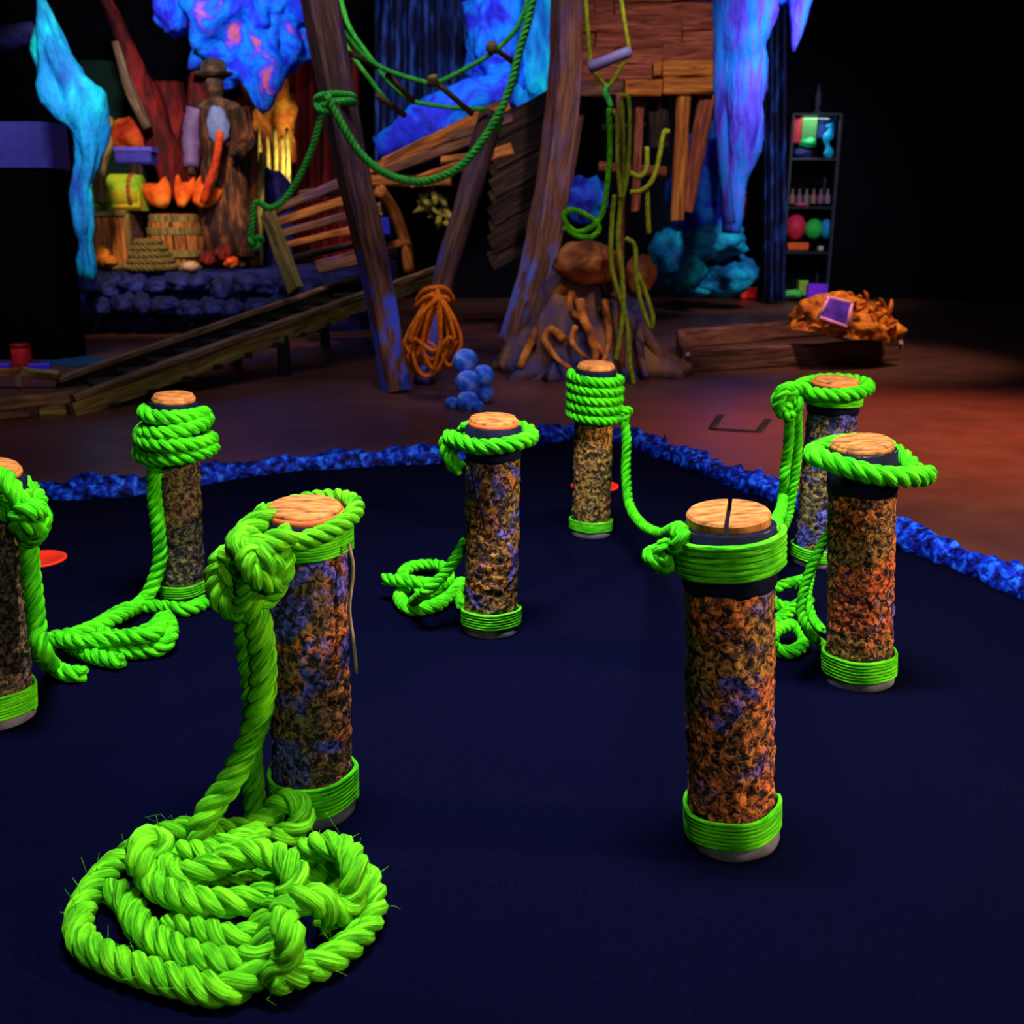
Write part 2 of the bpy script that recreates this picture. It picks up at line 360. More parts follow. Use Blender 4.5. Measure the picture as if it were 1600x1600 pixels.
# ------------------------------------------------------------------ posts
POST = {}
GP = 'rope-wrapped posts on the navy carpet'
def make_post(key, cap, base, dia, label, warm, olive, vio, basecord=8, cordh=.046, topcord=None, tilt=0, split=False, neck=.05, seed=0):
    B = g(*base); C = d(cap[0], cap[1], B.y); ax = (C-B); H = ax.length; ax.normalize(); r = dia/2
    rot = Vector((0, 0, 1)).rotation_difference(ax).to_matrix()
    POST[key] = (B, rot, H, r)
    t = thing('bollard', B, label, 'post', GP)
    bk = bark('bark_'+str(seed), warm, olive, vio, seed)
    mb = MB(); prof_n = 130; seg = 110; V = []; C_ = []
    for i in range(prof_n+1):
        z = .02+(H-.035)*i/prof_n
        for j in range(seg):
            a = 2*math.pi*j/seg; q = Vector((math.cos(a), math.sin(a), 0))
            pn = q*r*85+Vector((seed*5, 0, z*75)); k = mn.fractal(pn, .8, 2, 3)
            big = mn.noise(q*1.3+Vector((seed*2, 3, z*5)))
            if z > H-neck: k *= .15
            V.append(tuple(B+rot @ (q*(r*(1+.03*big)+.0032*k)+Vector((0, 0, z))))); C_.append((z, q.x*r, q.y*r))
    Fc = [(i*seg+j, i*seg+(j+1) % seg, (i+1)*seg+(j+1) % seg, (i+1)*seg+j) for i in range(prof_n) for j in range(seg)]
    Fc += [tuple(range(seg))[::-1], tuple(range(prof_n*seg, prof_n*seg+seg))]
    mb.add(V, Fc, C_); sh = mb.build('shaft', bk, t)
    mbn = MB(); lathe(mbn, B, [(r*1.0, H-neck), (r*1.045, H-neck+.006), (r*1.045, H-.016), (r*.9, H-.012)], 48, rot, .04, 25, seed); mbn.build('neck_ring', NAVY, t)
    # cut wooden cap, tilted a little
    rc = rot @ Matrix.Rotation(tilt, 3, 'Y') @ Matrix.Rotation(.06, 3, 'X'); top = B+rot @ Vector((0, 0, H-.012)); R_ = r*.9
    if not split:
        mbc = MB(); lathe(mbc, top, [(R_*.96, 0), (R_, .003), (R_, .009), (R_*.93, .013), (R_*.6, .0125), (R_*.3, .0135), (0, .013)], 44, rc, .035, 30, seed); cpo = mbc.build('cap', CUT, t)
        mbe = MB(); lathe(mbe, top, [(R_*.99, -.004), (R_*1.06, .001), (R_*1.05, .006), (R_*.99, .008)], 44, rc, .03, 30, seed); mbe.build('cap_edge', RED_EDGE if vio < .58 else CUT, cpo)
    else:
        for sg in (-1, 1):
            mbc = MB(); pts = [(R_*math.cos(a), R_*math.sin(a)) for a in np.linspace(-1.555, 1.555, 26)]
            pts = [(sg*(x*.985+.002), sg*y) for x, y in pts]
            Rz = Matrix.Rotation(-.25, 3, 'Z'); n_ = len(pts)
            V = [tuple(top+rc @ (Rz @ Vector((x*q, y*q, z)))) for z, q in ((0, 1), (.010, 1), (.013, .95)) for x, y in pts]
            mbc.add(V, [tuple(range(n_))[::-1], tuple(range(2*n_, 3*n_))]+[(l*n_+i, l*n_+(i+1) % n_, (l+1)*n_+(i+1) % n_, (l+1)*n_+i) for l in (0, 1) for i in range(n_)])
            mbc.build('cap_half', CUT, t, smooth=False)
    # grey foot and wound base cord
    mbp = MB(); lathe(mbp, B, [(r*1.10, 0), (r*1.12, .004), (r*1.12, .012), (r*1.02, .018)], 48, rot, .03, 20, seed); mbp.build('foot_ring', GREYB, t)
    mbx = MB(); cr = cordh/basecord/2*1.12
    def helix(z0, n_, rad, cr_, mb_, wob=.0012):
        th = np.linspace(0, 2*math.pi*n_, int(56*n_)); z = z0+np.arange(len(th))/len(th)*n_*2*cr_*.9
        pts = [B+rot @ Vector(((rad+wob*math.sin(5*a+seed))*math.cos(a), (rad+wob*math.sin(5*a+seed))*math.sin(a), zz+wob*math.sin(a*1.0+seed)*2)) for a, zz in zip(th, z)]
        tube(mb_, [tuple(p) for p in pts], cr_, 7)
    helix(.012+cr, basecord-1, r*1.06+cr, cr, mbx); mbx.build('base_cord', CORD, t)
    if topcord:
        zt, hh, nn, off = topcord; mbt = MB(); cr = hh/nn/2*1.1
        helix(H-zt-hh+cr, nn-1, r*1.04+off+cr, cr, mbt, .001); mbt.build('top_cord', CORD, t)
    return t
OR = (.85, .21, .03); OL = (.42, .24, .04); BR = (.36, .15, .05); RD = (.95, .17, .025)
p1 = make_post('P1', (476, 790), (490, 1262), .100, 'bark post with a heavy knotted rope and coiled pile at its foot', OR, (.30, .16, .06), .50, 9, .05, (.022, .035, 10, .002), .0, seed=1)
make_post('P2', (1138, 800), (1143, 1306), .104, 'post with split orange cap and neat wound green cord below it', OR, (.55, .25, .04), .57, 8, .042, (.02, .052, 7, .003), split=True, neck=.09, seed=2)
make_post('P3', (771, 653), (767, 983), .098, 'brown post with flat orange cap and drooping single rope loop, centre of the group', (.60, .22, .03), (.42, .25, .04), .55, 7, .036, seed=3, neck=.075)
make_post('P4', (931, 568), (923, 834), .094, 'farthest post, olive bark with four rope turns below its cap', (.62, .28, .04), (.46, .28, .05), .66, 7, .030, seed=4)
make_post('P5', (1348, 688), (1342, 1060), .104, 'orange bark post with one tilted thick rope ring, rightmost in front', RD, (.50, .24, .035), .63, 8, .044, seed=5, neck=.085)
make_post('P6', (1306, 592), (1277, 878), .106, 'violet blotched post half hidden behind the orange bark post', (.48, .27, .07), (.36, .24, .08), .46, 6, .034, (.03, .026, 6, .003), seed=6, neck=.075)
make_post('P7', (271, 617), (286, 934), .088, 'shaded post with tangled rope turns, at the back on the left', (.30, .17, .06), (.22, .16, .05), .62, 6, .03, seed=7, neck=.12)
make_post('P8', (-22, 728), (-6, 1118), .104, 'post cut off by the left picture edge beside a red cup', (.24, .15, .07), (.20, .13, .05), .62, 9, .045, (.03, .03, 6, .003), seed=8)
def pp(key, ang, h, off=0.0, dx=0, dy=0, dz=0):
    B, rot, H, r = POST[key]; a = math.radians(ang)
    return B+rot @ Vector(((r+off)*math.cos(a)+dx, (r+off)*math.sin(a)+dy, H+h+dz))
def knot(c, sz, ax=(0, 0, 1), rz=0, kind=3, n=26):
    # trefoil-like overhand knot path, sz = half size
    out = []
    M_ = Vector((0, 0, 1)).rotation_difference(Vector(ax)).to_matrix() @ Matrix.Rotation(rz, 3, 'Z')
    for i in range(n+1):
        t = 2*math.pi*i/n*.97
        out.append(Vector(c)+M_ @ Vector((math.sin(t)+2*math.sin(2*t), math.cos(t)-2*math.cos(2*t), -1.6*math.sin(3*t)))*(sz/3))
    return out
def ropething(loc, label, parts, group='green ropes on the posts', name='rope'):
    t = thing(name, loc, label, 'rope', group)
    for nm, mat, mk in parts:
        mb = MB(); mk(mb); o = mb.build(nm, mat, t)
        if nm == 'loose_fibres': o['kind'] = 'stuff'
    return t

# ---- rope of the front left post: ring, big knot, two hanging strands, coil on the carpet
RB = .0165
Y1 = POST['P1'][0].y
def ring(key, h, off, tilt=0, a0=0, n=14, sx=1., dx=0, dyt=0):
    pts = []
    for i in range(n):
        a = a0+360*i/n; ca = math.cos(math.radians(a)); sa = math.sin(math.radians(a))
        B, rot, H, r = POST[key]
        pts.append(B+rot @ Vector(((r+off)*ca*sx+dx, (r+off)*sa, H+h+tilt*ca+dyt*sa)))
    return pts
def r1_loop(mb):
    rope(mb, ring('P1', -.020, .012, .016, 0, 16, 1.12, -.008, .010), .0115, closed=True)
def r1_knot(mb):
    c = d(386, 888, Y1-.055)
    rope(mb, knot(c, .030, (.3, -1, .2), .4), .0125)
    rope(mb, knot(d(392, 878, Y1-.075), .024, (-.5, -1, .4), 1.5), .0115)
    rope(mb, [d(440, 850, Y1-.06), d(445, 880, Y1-.08), d(436, 910, Y1-.085), d(405, 905, Y1-.11), d(385, 880, Y1-.115), d(395, 858, Y1-.10), d(425, 862, Y1-.095)], .0125)
    rope(mb, [d(455, 835, Y1-.07), d(425, 848, Y1-.085), d(395, 856, Y1-.09), d(362, 868, Y1-.075), d(348, 895, Y1-.06), d(362, 925, Y1-.07), d(395, 930, Y1-.085)], .0145)
    rope(mb, [d(420, 800, Y1-.02), d(390, 830, Y1-.05), d(372, 850, Y1-.085), d(405, 872, Y1-.105), d(432, 890, Y1-.085), d(425, 925, Y1-.07), d(398, 945, Y1-.08)], .0145)
    rope(mb, [d(345, 870, Y1-.07), d(336, 900, Y1-.075), d(345, 940, Y1-.085), d(372, 958, Y1-.08), d(386, 925, Y1-.095), d(390, 890, Y1-.1)], .0125)
def r1_hang(mb):
    a = [d(392, 930, Y1-.085), d(405, 980, Y1-.075), d(412, 1040, Y1-.07), d(408, 1100, Y1-.075), d(390, 1160, Y1-.085), d(360, 1220, Y1-.10), d(325, 1270, Y1-.12), d(310, 1310, Y1-.13), d(330, 1345, Y1-.14)]
    rope(mb, a, RB)
def r1_hang2(mb):
    a = [d(380, 930, Y1-.07), d(384, 990, Y1-.06), d(392, 1050, Y1-.055), d(396, 1110, Y1-.05), d(392, 1170, Y1-.05), d(396, 1230, Y1-.05), d(398, 1285, Y1-.06), d(392, 1320, Y1-.07)]
    rope(mb, a, .0145)
def cx(x, y, z): return g(50+.375*x, 1150+.375*y, z)
b0, b1, b2, b3 = RB, RB*2.5, RB*4.2, RB*5.4
def r1_coil(mb):
    a = [cx(330, 640, b0), cx(400, 690, b0), cx(450, 790, b0), cx(570, 880, b0), cx(720, 930, b0), cx(860, 945, b0), cx(960, 900, b1*.7), cx(1010, 800, b1),
         cx(1080, 700, b2*.9), cx(1180, 680, b2), cx(1270, 740, b1*.9), cx(1330, 680, b1), cx(1345, 560, b2), cx(1310, 480, b2), cx(1210, 455, b2*.95), cx(1120, 500, b1),
         cx(1060, 600, b1*.7), cx(960, 660, b0*1.2)]
    rope(mb, a, RB)
def r1_coil2(mb):
    a = [cx(960, 930, b1*.5), cx(900, 1020, b0), cx(790, 1060, b0), cx(640, 1030, b0), cx(480, 985, b0), cx(330, 930, b0), cx(215, 860, b0), cx(195, 760, b0), cx(250, 640, b0), cx(340, 540, b0),
         cx(440, 470, b1*.7), cx(560, 410, b1), cx(680, 390, b1), cx(800, 400, b0*1.6), cx(930, 380, b0*1.4), cx(1000, 330, b1*.7), cx(1030, 275, b1*1.1), cx(1100, 275, b1*1.15), cx(1130, 335, b1*.8), cx(1090, 400, b0*1.2), cx(1000, 430, b0)]
    rope(mb, a, RB)
def r1_coil3(mb):
    a = [cx(1100, 985, b0), cx(1240, 930, b0), cx(1360, 830, b0), cx(1420, 720, b0*1.2), cx(1400, 600, b1*.7), cx(1330, 560, b1*.9), cx(1220, 570, b0*1.6), cx(1150, 610, b0), cx(1010, 660, b1*.9),
         cx(860, 690, b1), cx(700, 690, b1), cx(570, 650, b1), cx(490, 590, b1*1.05), cx(450, 520, b2*.9), cx(470, 430, b2), cx(530, 440, b2*.9), cx(540, 540, b1*1.1), cx(640, 580, b1*1.25), cx(760, 540, b2*.85), cx(880, 490, b2), cx(1010, 500, b2), cx(1090, 560, b2), cx(1085, 650, b1*1.3), cx(1010, 720, b1*.8), cx(930, 820, b0), cx(830, 850, b0), cx(700, 800, b0*1.2), cx(580, 770, b0)]
    rope(mb, a, RB)
def r1_coil6(mb): rope(mb, [cx(500, 560, b0*1.3), cx(620, 620, b0*1.2), cx(760, 640, b0*1.2), cx(900, 620, b0*1.3), cx(1020, 590, b0*1.3), cx(1150, 540, b0*1.4), cx(1260, 530, b0*1.5), cx(1290, 620, b0*1.3), cx(1230, 800, b0)], RB)
def r1_coil4(mb):
    a = [cx(1040, 760, b2), cx(1075, 830, b2), cx(1060, 930, b1), cx(1000, 1010, b0*1.6), cx(1080, 1000, b0*1.3), cx(1150, 960, b0*1.1)]
    rope(mb, a, RB*.95)
def r1_coil5(mb):
    a = [cx(740, 470, b1*1.2), cx(850, 440, b1*1.3), cx(950, 400, b1), cx(900, 470, b1*1.15), cx(780, 500, b1*1.3), cx(650, 480, b1*1.3), cx(580, 500, b1)]
    rope(mb, a, RB*.85)
def r1_fz(mb):
    fibres(mb, [cx(480, 985, b0), cx(215, 860, b0), cx(250, 640, b0), cx(560, 410, b1), cx(900, 380, b0), cx(1400, 600, b1), cx(1240, 930, b0), cx(790, 1060, b0)], RB*1.3, 60, .03, 3)
def r1_thread(mb):
    tube(mb, catmull([d(545, 850, Y1-.03), d(552, 890, Y1-.03), d(546, 950, Y1-.03), d(552, 1000, Y1-.03), d(557, 1052, Y1-.03)], .01)[0], .0022, 5)
ropething(g(390, 1420), 'thick bright green rope knotted on a post and heaped in a coil in front',
          [('loop', GREENY, r1_loop), ('knot', GREENY, r1_knot), ('hanging_strand', GREENY, r1_hang), ('hanging_strand', GREENY, r1_hang2), ('coil', GREENY, r1_coil), ('coil', GREENY, r1_coil2),
           ('coil', GREENY, r1_coil3), ('coil', GREENY, r1_coil4), ('coil', GREENY, r1_coil5), ('coil', GREENY, r1_coil6), ('loose_fibres', GREENY, r1_fz), ('frayed_thread', TWINE, r1_thread)])

# ---- back-left post rope and its floor loop
Y7 = POST['P7'][0].y; RS = .0148
def r7_wrap(mb):
    pts = []
    for i in range(46):
        a = 200+i*27.5; t = i/45
        h = -.028-.085*t+.010*math.sin(math.radians(a)*.5+.6); o = .010+.020*min(1, t*1.6)+.007*math.sin(i*.9)
        pts.append(pp('P7', a, h+.009*math.sin(math.radians(a)*1+1.2), o))
    rope(mb, pts, RS)
def r7_hang(mb):
    pts = [pp('P7', 205, -.10, .030), d(242, 705, Y7-.045), d(240, 760, Y7-.05), d(246, 820, Y7-.05), d(250, 870, Y7-.05), d(240, 910, Y7-.06), g(222, 940, RS*1.6), g(180, 965, RS*1.8), g(120, 990, RS*1.6), g(78, 998, RS*1.2), g(70, 1010, RS), g(100, 1000, RS)]
    rope(mb, pts, RS)
def r7_floor(mb):
    pts = [g(322, 940, RS), g(290, 952, RS), g(250, 948, RS), g(205, 950, RS), g(170, 966, RS*1), g(150, 985, RS), g(190, 995, RS), g(235, 984, RS*1.6), g(258, 965, RS*1.8), g(266, 990, RS*2.2), g(250, 1012, RS*1.2), g(200, 1018, RS), g(150, 1015, RS), g(110, 1008, RS), g(150, 1026, RS), g(190, 1034, RS)]
    rope(mb, pts, RS)
def r7_floor2(mb):
    pts = [g(262, 965, RS*2.6), g(240, 990, RS*3), g(190, 996, RS*2.8), g(130, 1002, RS*2.5), g(85, 1000, RS*2)]
    rope(mb, pts, RS)
ropething(g(285, 960), 'green rope wound round the back left post and looped on the carpet',
          [('wraps', GREEN, r7_wrap), ('hanging_strand', GREEN, r7_hang), ('floor_loop', GREEN, r7_floor), ('floor_loop', GREEN, r7_floor2)])
Y8 = POST['P8'][0].y
def r8_loop(mb): rope(mb, ring('P8', -.03, .016, -.03, 0, 14, 1.0, .0, .0), RS, closed=True)
def r8_knot(mb):
    rope(mb, [d(2, 740, Y8-.045), d(20, 765, Y8-.06), d(38, 790, Y8-.065), d(62, 800, Y8-.055), d(64, 822, Y8-.05), d(40, 832, Y8-.06), d(28, 812, Y8-.07), d(44, 796, Y8-.08), d(66, 805, Y8-.07)], RS)
    rope(mb, [d(22, 790, Y8-.05), d(36, 815, Y8-.075), d(60, 828, Y8-.065), d(50, 842, Y8-.05), d(36, 838, Y8-.04)], RS*.9)
def r8_hang(mb):
    rope(mb, [d(44, 830, Y8-.04), d(46, 880, Y8-.035), d(52, 930, Y8-.035), d(58, 980, Y8-.035), d(66, 1020, Y8-.04), g(82, 1040, RS*1.4), g(105, 1052, RS), g(132, 1052, RS)], RS)
ropething(g(80, 1045), 'green rope hanging from the post at the left picture edge', [('loop', GREEN, r8_loop), ('knot', GREEN, r8_knot), ('hanging_strand', GREEN, r8_hang)])

# ---- centre post rope
Y3 = POST['P3'][0].y
def r3_loop(mb):
    pts = [pp('P3', 150, -.03, .02), pp('P3', 90, -.025, .016), pp('P3', 30, -.025, .014), pp('P3', 0, -.032, .020), pp('P3', -35, -.032, .02), pp('P3', -70, -.036, .018), pp('P3', -110, -.04, .02), pp('P3', -150, -.034, .026),
           pp('P3', 185, -.036, .032), pp('P3', 190, -.058, .036), pp('P3', 200, -.08, .026), pp('P3', 205, -.09, .014)]
    rope(mb, pts, RS)
ropething(pp('P3', 0, -.05, 0), 'short green rope looped once over the centre post with drooping left end', [('loop', GREEN, r3_loop)])
def r3_b(mb):
    rope(mb, [g(600, 905, RS*3), g(640, 908, RS*3.4), g(675, 912, RS*3), g(700, 905, RS*2.4), g(690, 885, RS*1.6), g(650, 884, RS*1.4), g(630, 895, RS*1.2), g(640, 915, RS), g(680, 912, RS)], RS*.9)
def r3_c(mb):
    rope(mb, [g(632, 920, RS*1.6), g(625, 935, RS), g(640, 950, RS), g(675, 948, RS), g(705, 930, RS*1.2), g(720, 910, RS*1.5)], RS)
    rope(mb, [g(650, 925, RS), g(680, 930, RS), g(705, 918, RS), g(718, 935, RS), g(722, 948, RS)], RS*.75)
def r3_d(mb):
    rope(mb, [d(728, 845, Y3+.02), d(712, 872, Y3+.01), d(692, 900, Y3), d(664, 925, Y3-.01), g(640, 945, RS*.8)], RS*.75)
ropething(g(660, 930), 'bunch of green rope lying beside the centre post', [('coil', GREEN, r3_b), ('coil', GREEN, r3_c), ('hanging_strand', GREEN, r3_d)])

# ---- far post wraps, then a strand down and across to the split-cap post
Y4 = POST['P4'][0].y; Y2 = POST['P2'][0].y; R4 = .0118
def r4_wrap(mb):
    pts = []
    for i in range(4*12+8):
        a = -200+i*30; pts.append(pp('P4', a, -.026-.0225*(i/12)+.004*math.sin(math.radians(a)), .012))
    rope(mb, pts, R4)
def r4_knot(mb): rope(mb, knot(pp('P4', -10, -.118, .022), .016, (.2, -1, 0)), R4*.85)
def r4_hang(mb):
    pts = [pp('P4', -10, -.118, .022), d(979, 690, Y4-.03), d(978, 740, Y4-.06), d(984, 790, Y4-.12), d(1004, 820, Y4-.25), d(1032, 834, Y4-.45), d(1062, 830, Y2+.04), pp('P2', 165, -.055, .014)]
    rope(mb, pts, R4)
def r4_end(mb): rope(mb, knot(pp('P2', 178, -.05, .026), .014, (0, -1, .3), .5), R4*.8)
ropething(pp('P4', 0, -.12, .02), 'green rope wound four times round the farthest post and slung to the next',
          [('wraps', GREEN, r4_wrap), ('knot', GREEN, r4_knot), ('hanging_strand', GREEN, r4_hang), ('end_knot', GREEN, r4_end)])

# ---- violet post rope
Y6 = POST['P6'][0].y
def r6_loop(mb): rope(mb, ring('P6', -.018, .014, .006, 0, 14, 1.08, -.003, .006), RS*1.02, closed=True)
def r6_knot(mb):
    c = d(1232, 626, Y6-.05); rope(mb, knot(c, .024, (.1, -1, 0), .7), RS)
    rope(mb, [pp('P6', 200, -.02, .02), d(1246, 606, Y6-.05), d(1222, 612, Y6-.07), d(1218, 640, Y6-.06), d(1240, 650, Y6-.06)], RS)
def r6_hang(mb): rope(mb, [d(1234, 640, Y6-.05), d(1232, 690, Y6-.04), d(1226, 740, Y6-.03), d(1222, 790, Y6-.1), d(1206, 835, Y2+.12), pp('P2', 20, -.04, .012)], RS*.8)
def r6_hang2(mb): rope(mb, [d(1246, 640, Y6-.04), d(1246, 700, Y6-.03), d(1240, 760, Y6-.02), d(1230, 810, Y6-.03), d(1212, 842, Y6-.14)], RS*.75)
ropething(pp('P6', 180, -.04, .03), 'double green rope knotted on the left of the violet blotched post', [('loop', GREEN, r6_loop), ('knot', GREEN, r6_knot), ('hanging_strand', GREEN, r6_hang), ('hanging_strand', GREEN, r6_hang2)])

# ---- front right post ring, and the rope behind it
Y5 = POST['P5'][0].y
def r5_loop(mb):
    pts = [pp('P5', 160, -.02, .025), pp('P5', 200, -.016, .03), pp('P5', 235, -.028, .020), pp('P5', 270, -.040, .020), pp('P5', 305, -.048, .026), pp('P5', 335, -.056, .040), pp('P5', 350, -.058, .046)]
    rope(mb, pts, .0165)
    rope(mb, [pp('P5', 335, -.05, .03), pp('P5', 10, -.034, .016), pp('P5', 50, -.02, .015), pp('P5', 95, -.016, .016), pp('P5', 140, -.018, .018), pp('P5', 165, -.02, .025)], RS)
ropething(pp('P5', 270, -.05, .02), 'thick green rope ring lying tilted on the orange bark post', [('loop', GREEN, r5_loop)])
def r5_hang(mb): rope(mb, [d(1298, 828, Y5+.04), d(1275, 870, Y5+.03), d(1258, 915, Y5+.02), d(1252, 955, Y5), d(1262, 985, Y5-.01), g(1282, 1005, .02), g(1300, 1012, .015)], RS*.6)
def r5_coil(mb):
    rope(mb, [g(1262, 905, .05), g(1225, 915, .05), g(1200, 925, .04), g(1215, 945, .03), g(1250, 950, .03), g(1262, 935, .045), g(1220, 965, .02), g(1195, 985, .02), g(1210, 1012, .015), g(1238, 1018, .015), g(1258, 1000, .02), g(1240, 978, .03), g(1212, 985, .035), g(1205, 1005, .03)], RS*.85)
    rope(mb, [g(1270, 880, .09), g(1262, 930, .05), g(1270, 965, .02), g(1285, 985, .015)], RS*.6)
ropething(g(1240, 990), 'green rope coil on the carpet between the two front right posts', [('hanging_strand', GREEN, r5_hang), ('coil', GREEN, r5_coil)])

# red cups and bits on the carpet
REDC = flat('red_cup', (.95, .03, .008), .5)
def cup(p, r, label):
    mb = MB(); lathe(mb, p, [(r, .001), (r, .005), (r*.93, .006), (r*.9, .004), (0, .004)], 40); tag(mb.build('hole_cup', REDC), label, 'cup', 'red hole cups')
cup(g(58, 876), .064, 'bright red flat cup disc behind the post at the left edge')
cup(g(929, 761), .070, 'bright red flat cup disc behind the farthest post')
TAPE = flat('black_tape', (.004, .004, .008))
mb = MB()
c = [g(1112, 670, FZ+.003), g(1186, 674, FZ+.003), g(1200, 655, FZ+.003), g(1126, 648, FZ+.003)]
for a, b_ in ((0, 1), (1, 2), (0, 3)): plank(mb, c[a], c[b_], .028, .004, jit=.001, seg=3)
tag(mb.build('floor_mark', TAPE), 'black U-shaped tape mark on the brown floor', 'tape')
# ================================================================== background
def sz(px, Y): return px*Y*.97/F
# ---- wood kinds
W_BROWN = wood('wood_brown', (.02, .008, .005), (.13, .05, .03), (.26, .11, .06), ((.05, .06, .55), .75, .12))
W_BEAM = wood('wood_beam', (.02, .007, .006), (.12, .042, .032), (.26, .10, .065), ((.05, .07, .65), .75, .06))
W_BEAM2 = wood('wood_beam_blue', (.03, .010, .008), (.15, .055, .042), (.30, .13, .09), ((.09, .12, .60), .75, .14))
W_ORANGE = wood('wood_orange', (.03, .008, .003), (.34, .095, .018), (.66, .23, .05))
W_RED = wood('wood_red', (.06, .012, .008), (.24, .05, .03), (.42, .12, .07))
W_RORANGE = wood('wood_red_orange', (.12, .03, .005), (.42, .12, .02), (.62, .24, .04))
W_DARK = wood('wood_dark', (.003, .0015, .0015), (.018, .007, .007), (.08, .03, .028))
W_SHADE = wood('wood_shade', (.002, .001, .001), (.006, .003, .003), (.012, .007, .006))  # ramp wood with the shade inside and underneath put into its colour
W_OLIVE = wood('wood_olive', (.04, .025, .006), (.18, .12, .03), (.36, .26, .07))
W_CURB = wood('wood_curb', (.04, .018, .010), (.15, .075, .042), (.32, .18, .10))
def wplank(name, a, b_, wpx, th, mat, parent, Y, up=(0, 0, 1), seed=0, jit=.006, w2=None, Yb=None, bend=None):
    mb = MB(); plank(mb, d(a[0], a[1], Y), d(b_[0], b_[1], Yb or Y), th, sz(wpx, Y), up, jit, 8, seed, None, bend); return mb.build(name, mat, parent, smooth=False)

BLUE1 = paint('cave_blue', [(.01, .01, .28), (.02, .03, .85), (.0, .22, 1.0), (.02, .08, .95)], 3.2, dist=.8, bump=.8, bd=.05, fine=8)
# ---- ship wreck masts
GM = 'ship wreck timbers'
def mast(pts, Y, wpx, mat, label, square=True, Ytop=None, w2=None):
    bot = g(pts[0][0], pts[0][1], FZ) if Y is None else d(*pts[0], Y)
    Y0 = bot.y; n = len(pts); P = [bot]+[d(p[0], p[1], Y0+((Ytop or Y0)-Y0)*(i+1)/(n-1)) for i, p in enumerate(pts[1:])]
    mb = MB(); P_, s = catmull(P, .05)
    r = np.interp(np.linspace(0, 1, len(P_)), np.linspace(0, 1, 2), [sz(wpx, Y0)/2, sz(w2 or wpx, Y0)/2])
    tube(mb, P_, r*(1.2 if square else 1), 4 if square else 10, lump=.10, lscale=9, seed=wpx) if not square else sqtube(mb, P_, r, seed=wpx)
    return tag(mb.build('mast_timber', mat, smooth=not square, loc=bot), label, 'timber', GM)
def sqtube(mb, P, r, seed=0):
    P = np.asarray(P); n = len(P); V = []; C = []; s = 0
    prof = [(-1, -.8), (-.8, -1), (.8, -1), (1, -.8), (1, .8), (.8, 1), (-.8, 1), (-1, .8)]
    T, N, B = frames(P)
    X = np.array([1., 0, 0]); L = np.concatenate([[0], np.cumsum(np.linalg.norm(np.diff(P, axis=0), axis=1))])
    for i in range(n):
        x = X-T[i]*T[i].dot(X); x /= np.linalg.norm(x); y = np.cross(T[i], x)
        ca, sa = math.cos(.5), math.sin(.5); x, y = x*ca+y*sa, y*ca-x*sa
        for k, (a, b_) in enumerate(prof):
            j = mn.noise_vector(Vector((L[i]*6+seed, k*.7, seed*.3)))*.10
            V.append(P[i]+(x*(a+j.x)+y*(b_+j.y))*r[i]*.86); C.append((L[i], a*r[i], b_*r[i]))
    mb.add(V, [(i*8+k, i*8+(k+1) % 8, (i+1)*8+(k+1) % 8, (i+1)*8+k) for i in range(n-1) for k in range(8)]+[tuple(range(8))[::-1], tuple(range(n*8-8, n*8))], C)
mast([(620, 612), (590, 440), (545, 240), (492, -40)], None, 44, W_BEAM, 'tall square timber leaning left with green rope tied round it', Ytop=5.1, w2=56)
mast([(662, 600), (690, 450), (725, 330), (768, 180)], None, 34, W_BEAM, 'round post leaning right with orange rope coil hung on it', False, Ytop=5.6, w2=42)
mast([(808, 536), (822, 490), (845, 400), (868, 260), (882, 130), (886, -40)], None, 56, W_BEAM2, 'tall timber standing right of the dark hull boards', Ytop=6.8, w2=42)

# ---- hull, deck boards
hull = thing('ship_hull', d(800, 410, 7.6), 'dark brown boarded side of the wrecked ship behind the timbers', 'ship')
for i in range(10):
    t = i/9; ya = 205+205*t; yb = 150+215*t
    wplank('plank', (772-6*t, ya+R0.uniform(-4, 4)), (872-25*t, yb+R0.uniform(-4, 4)), 30, .04, W_DARK, hull, 7.6+.02*(i % 2), seed=i)
deck = thing('ship_deck', d(670, 290, 7.0), 'broken orange brown deck boards behind the hanging green ropes', 'deck')
for i, (a, b_, w_, Y) in enumerate([((542, 281), (705, 284), 15, 6.5), ((600, 258), (795, 162), 20, 6.9), ((590, 272), (775, 205), 15, 6.8), ((640, 287), (800, 232), 17, 6.7),
                                    ((560, 272), (690, 222), 13, 7.0), ((700, 215), (800, 185), 14, 6.6), ((690, 250), (770, 240), 10, 6.55)]):
    wplank('plank', a, b_, w_, .05, [W_ORANGE, W_BROWN][i % 3 == 2], deck, Y, seed=20+i)
stack = thing('board_pile', d(520, 400, 6.6), 'splintered orange boards lying askew above the ramp', 'boards')
for i, (a, b_, w_, Y, m_) in enumerate([((428, 330), (560, 275), 15, 6.7, W_BROWN), ((436, 347), (592, 296), 14, 6.6, W_ORANGE), ((440, 366), (596, 322), 12, 6.5, W_BROWN),
                                        ((446, 384), (604, 346), 11, 6.45, W_ORANGE), ((470, 305), (600, 285), 14, 6.8, W_BROWN), ((496, 418), (620, 388), 22, 6.5, W_BROWN), ((575, 392), (640, 376), 11, 6.4, W_ORANGE), ((450, 405), (560, 380), 10, 6.6, W_DARK)]):
    wplank('plank', a, b_, w_, .06, m_, stack, Y, seed=40+i)
rib = MB(); tube(rib, catmull([d(592, 296, 6.2), d(612, 325, 6.3), d(632, 375, 6.4), d(640, 424, 6.45)], .03)[0], sz(10, 6.2), 7, lump=.12)
tag(rib.build('hull_rib', W_ORANGE), 'curved orange broken rib beside the blue crate', 'timber')
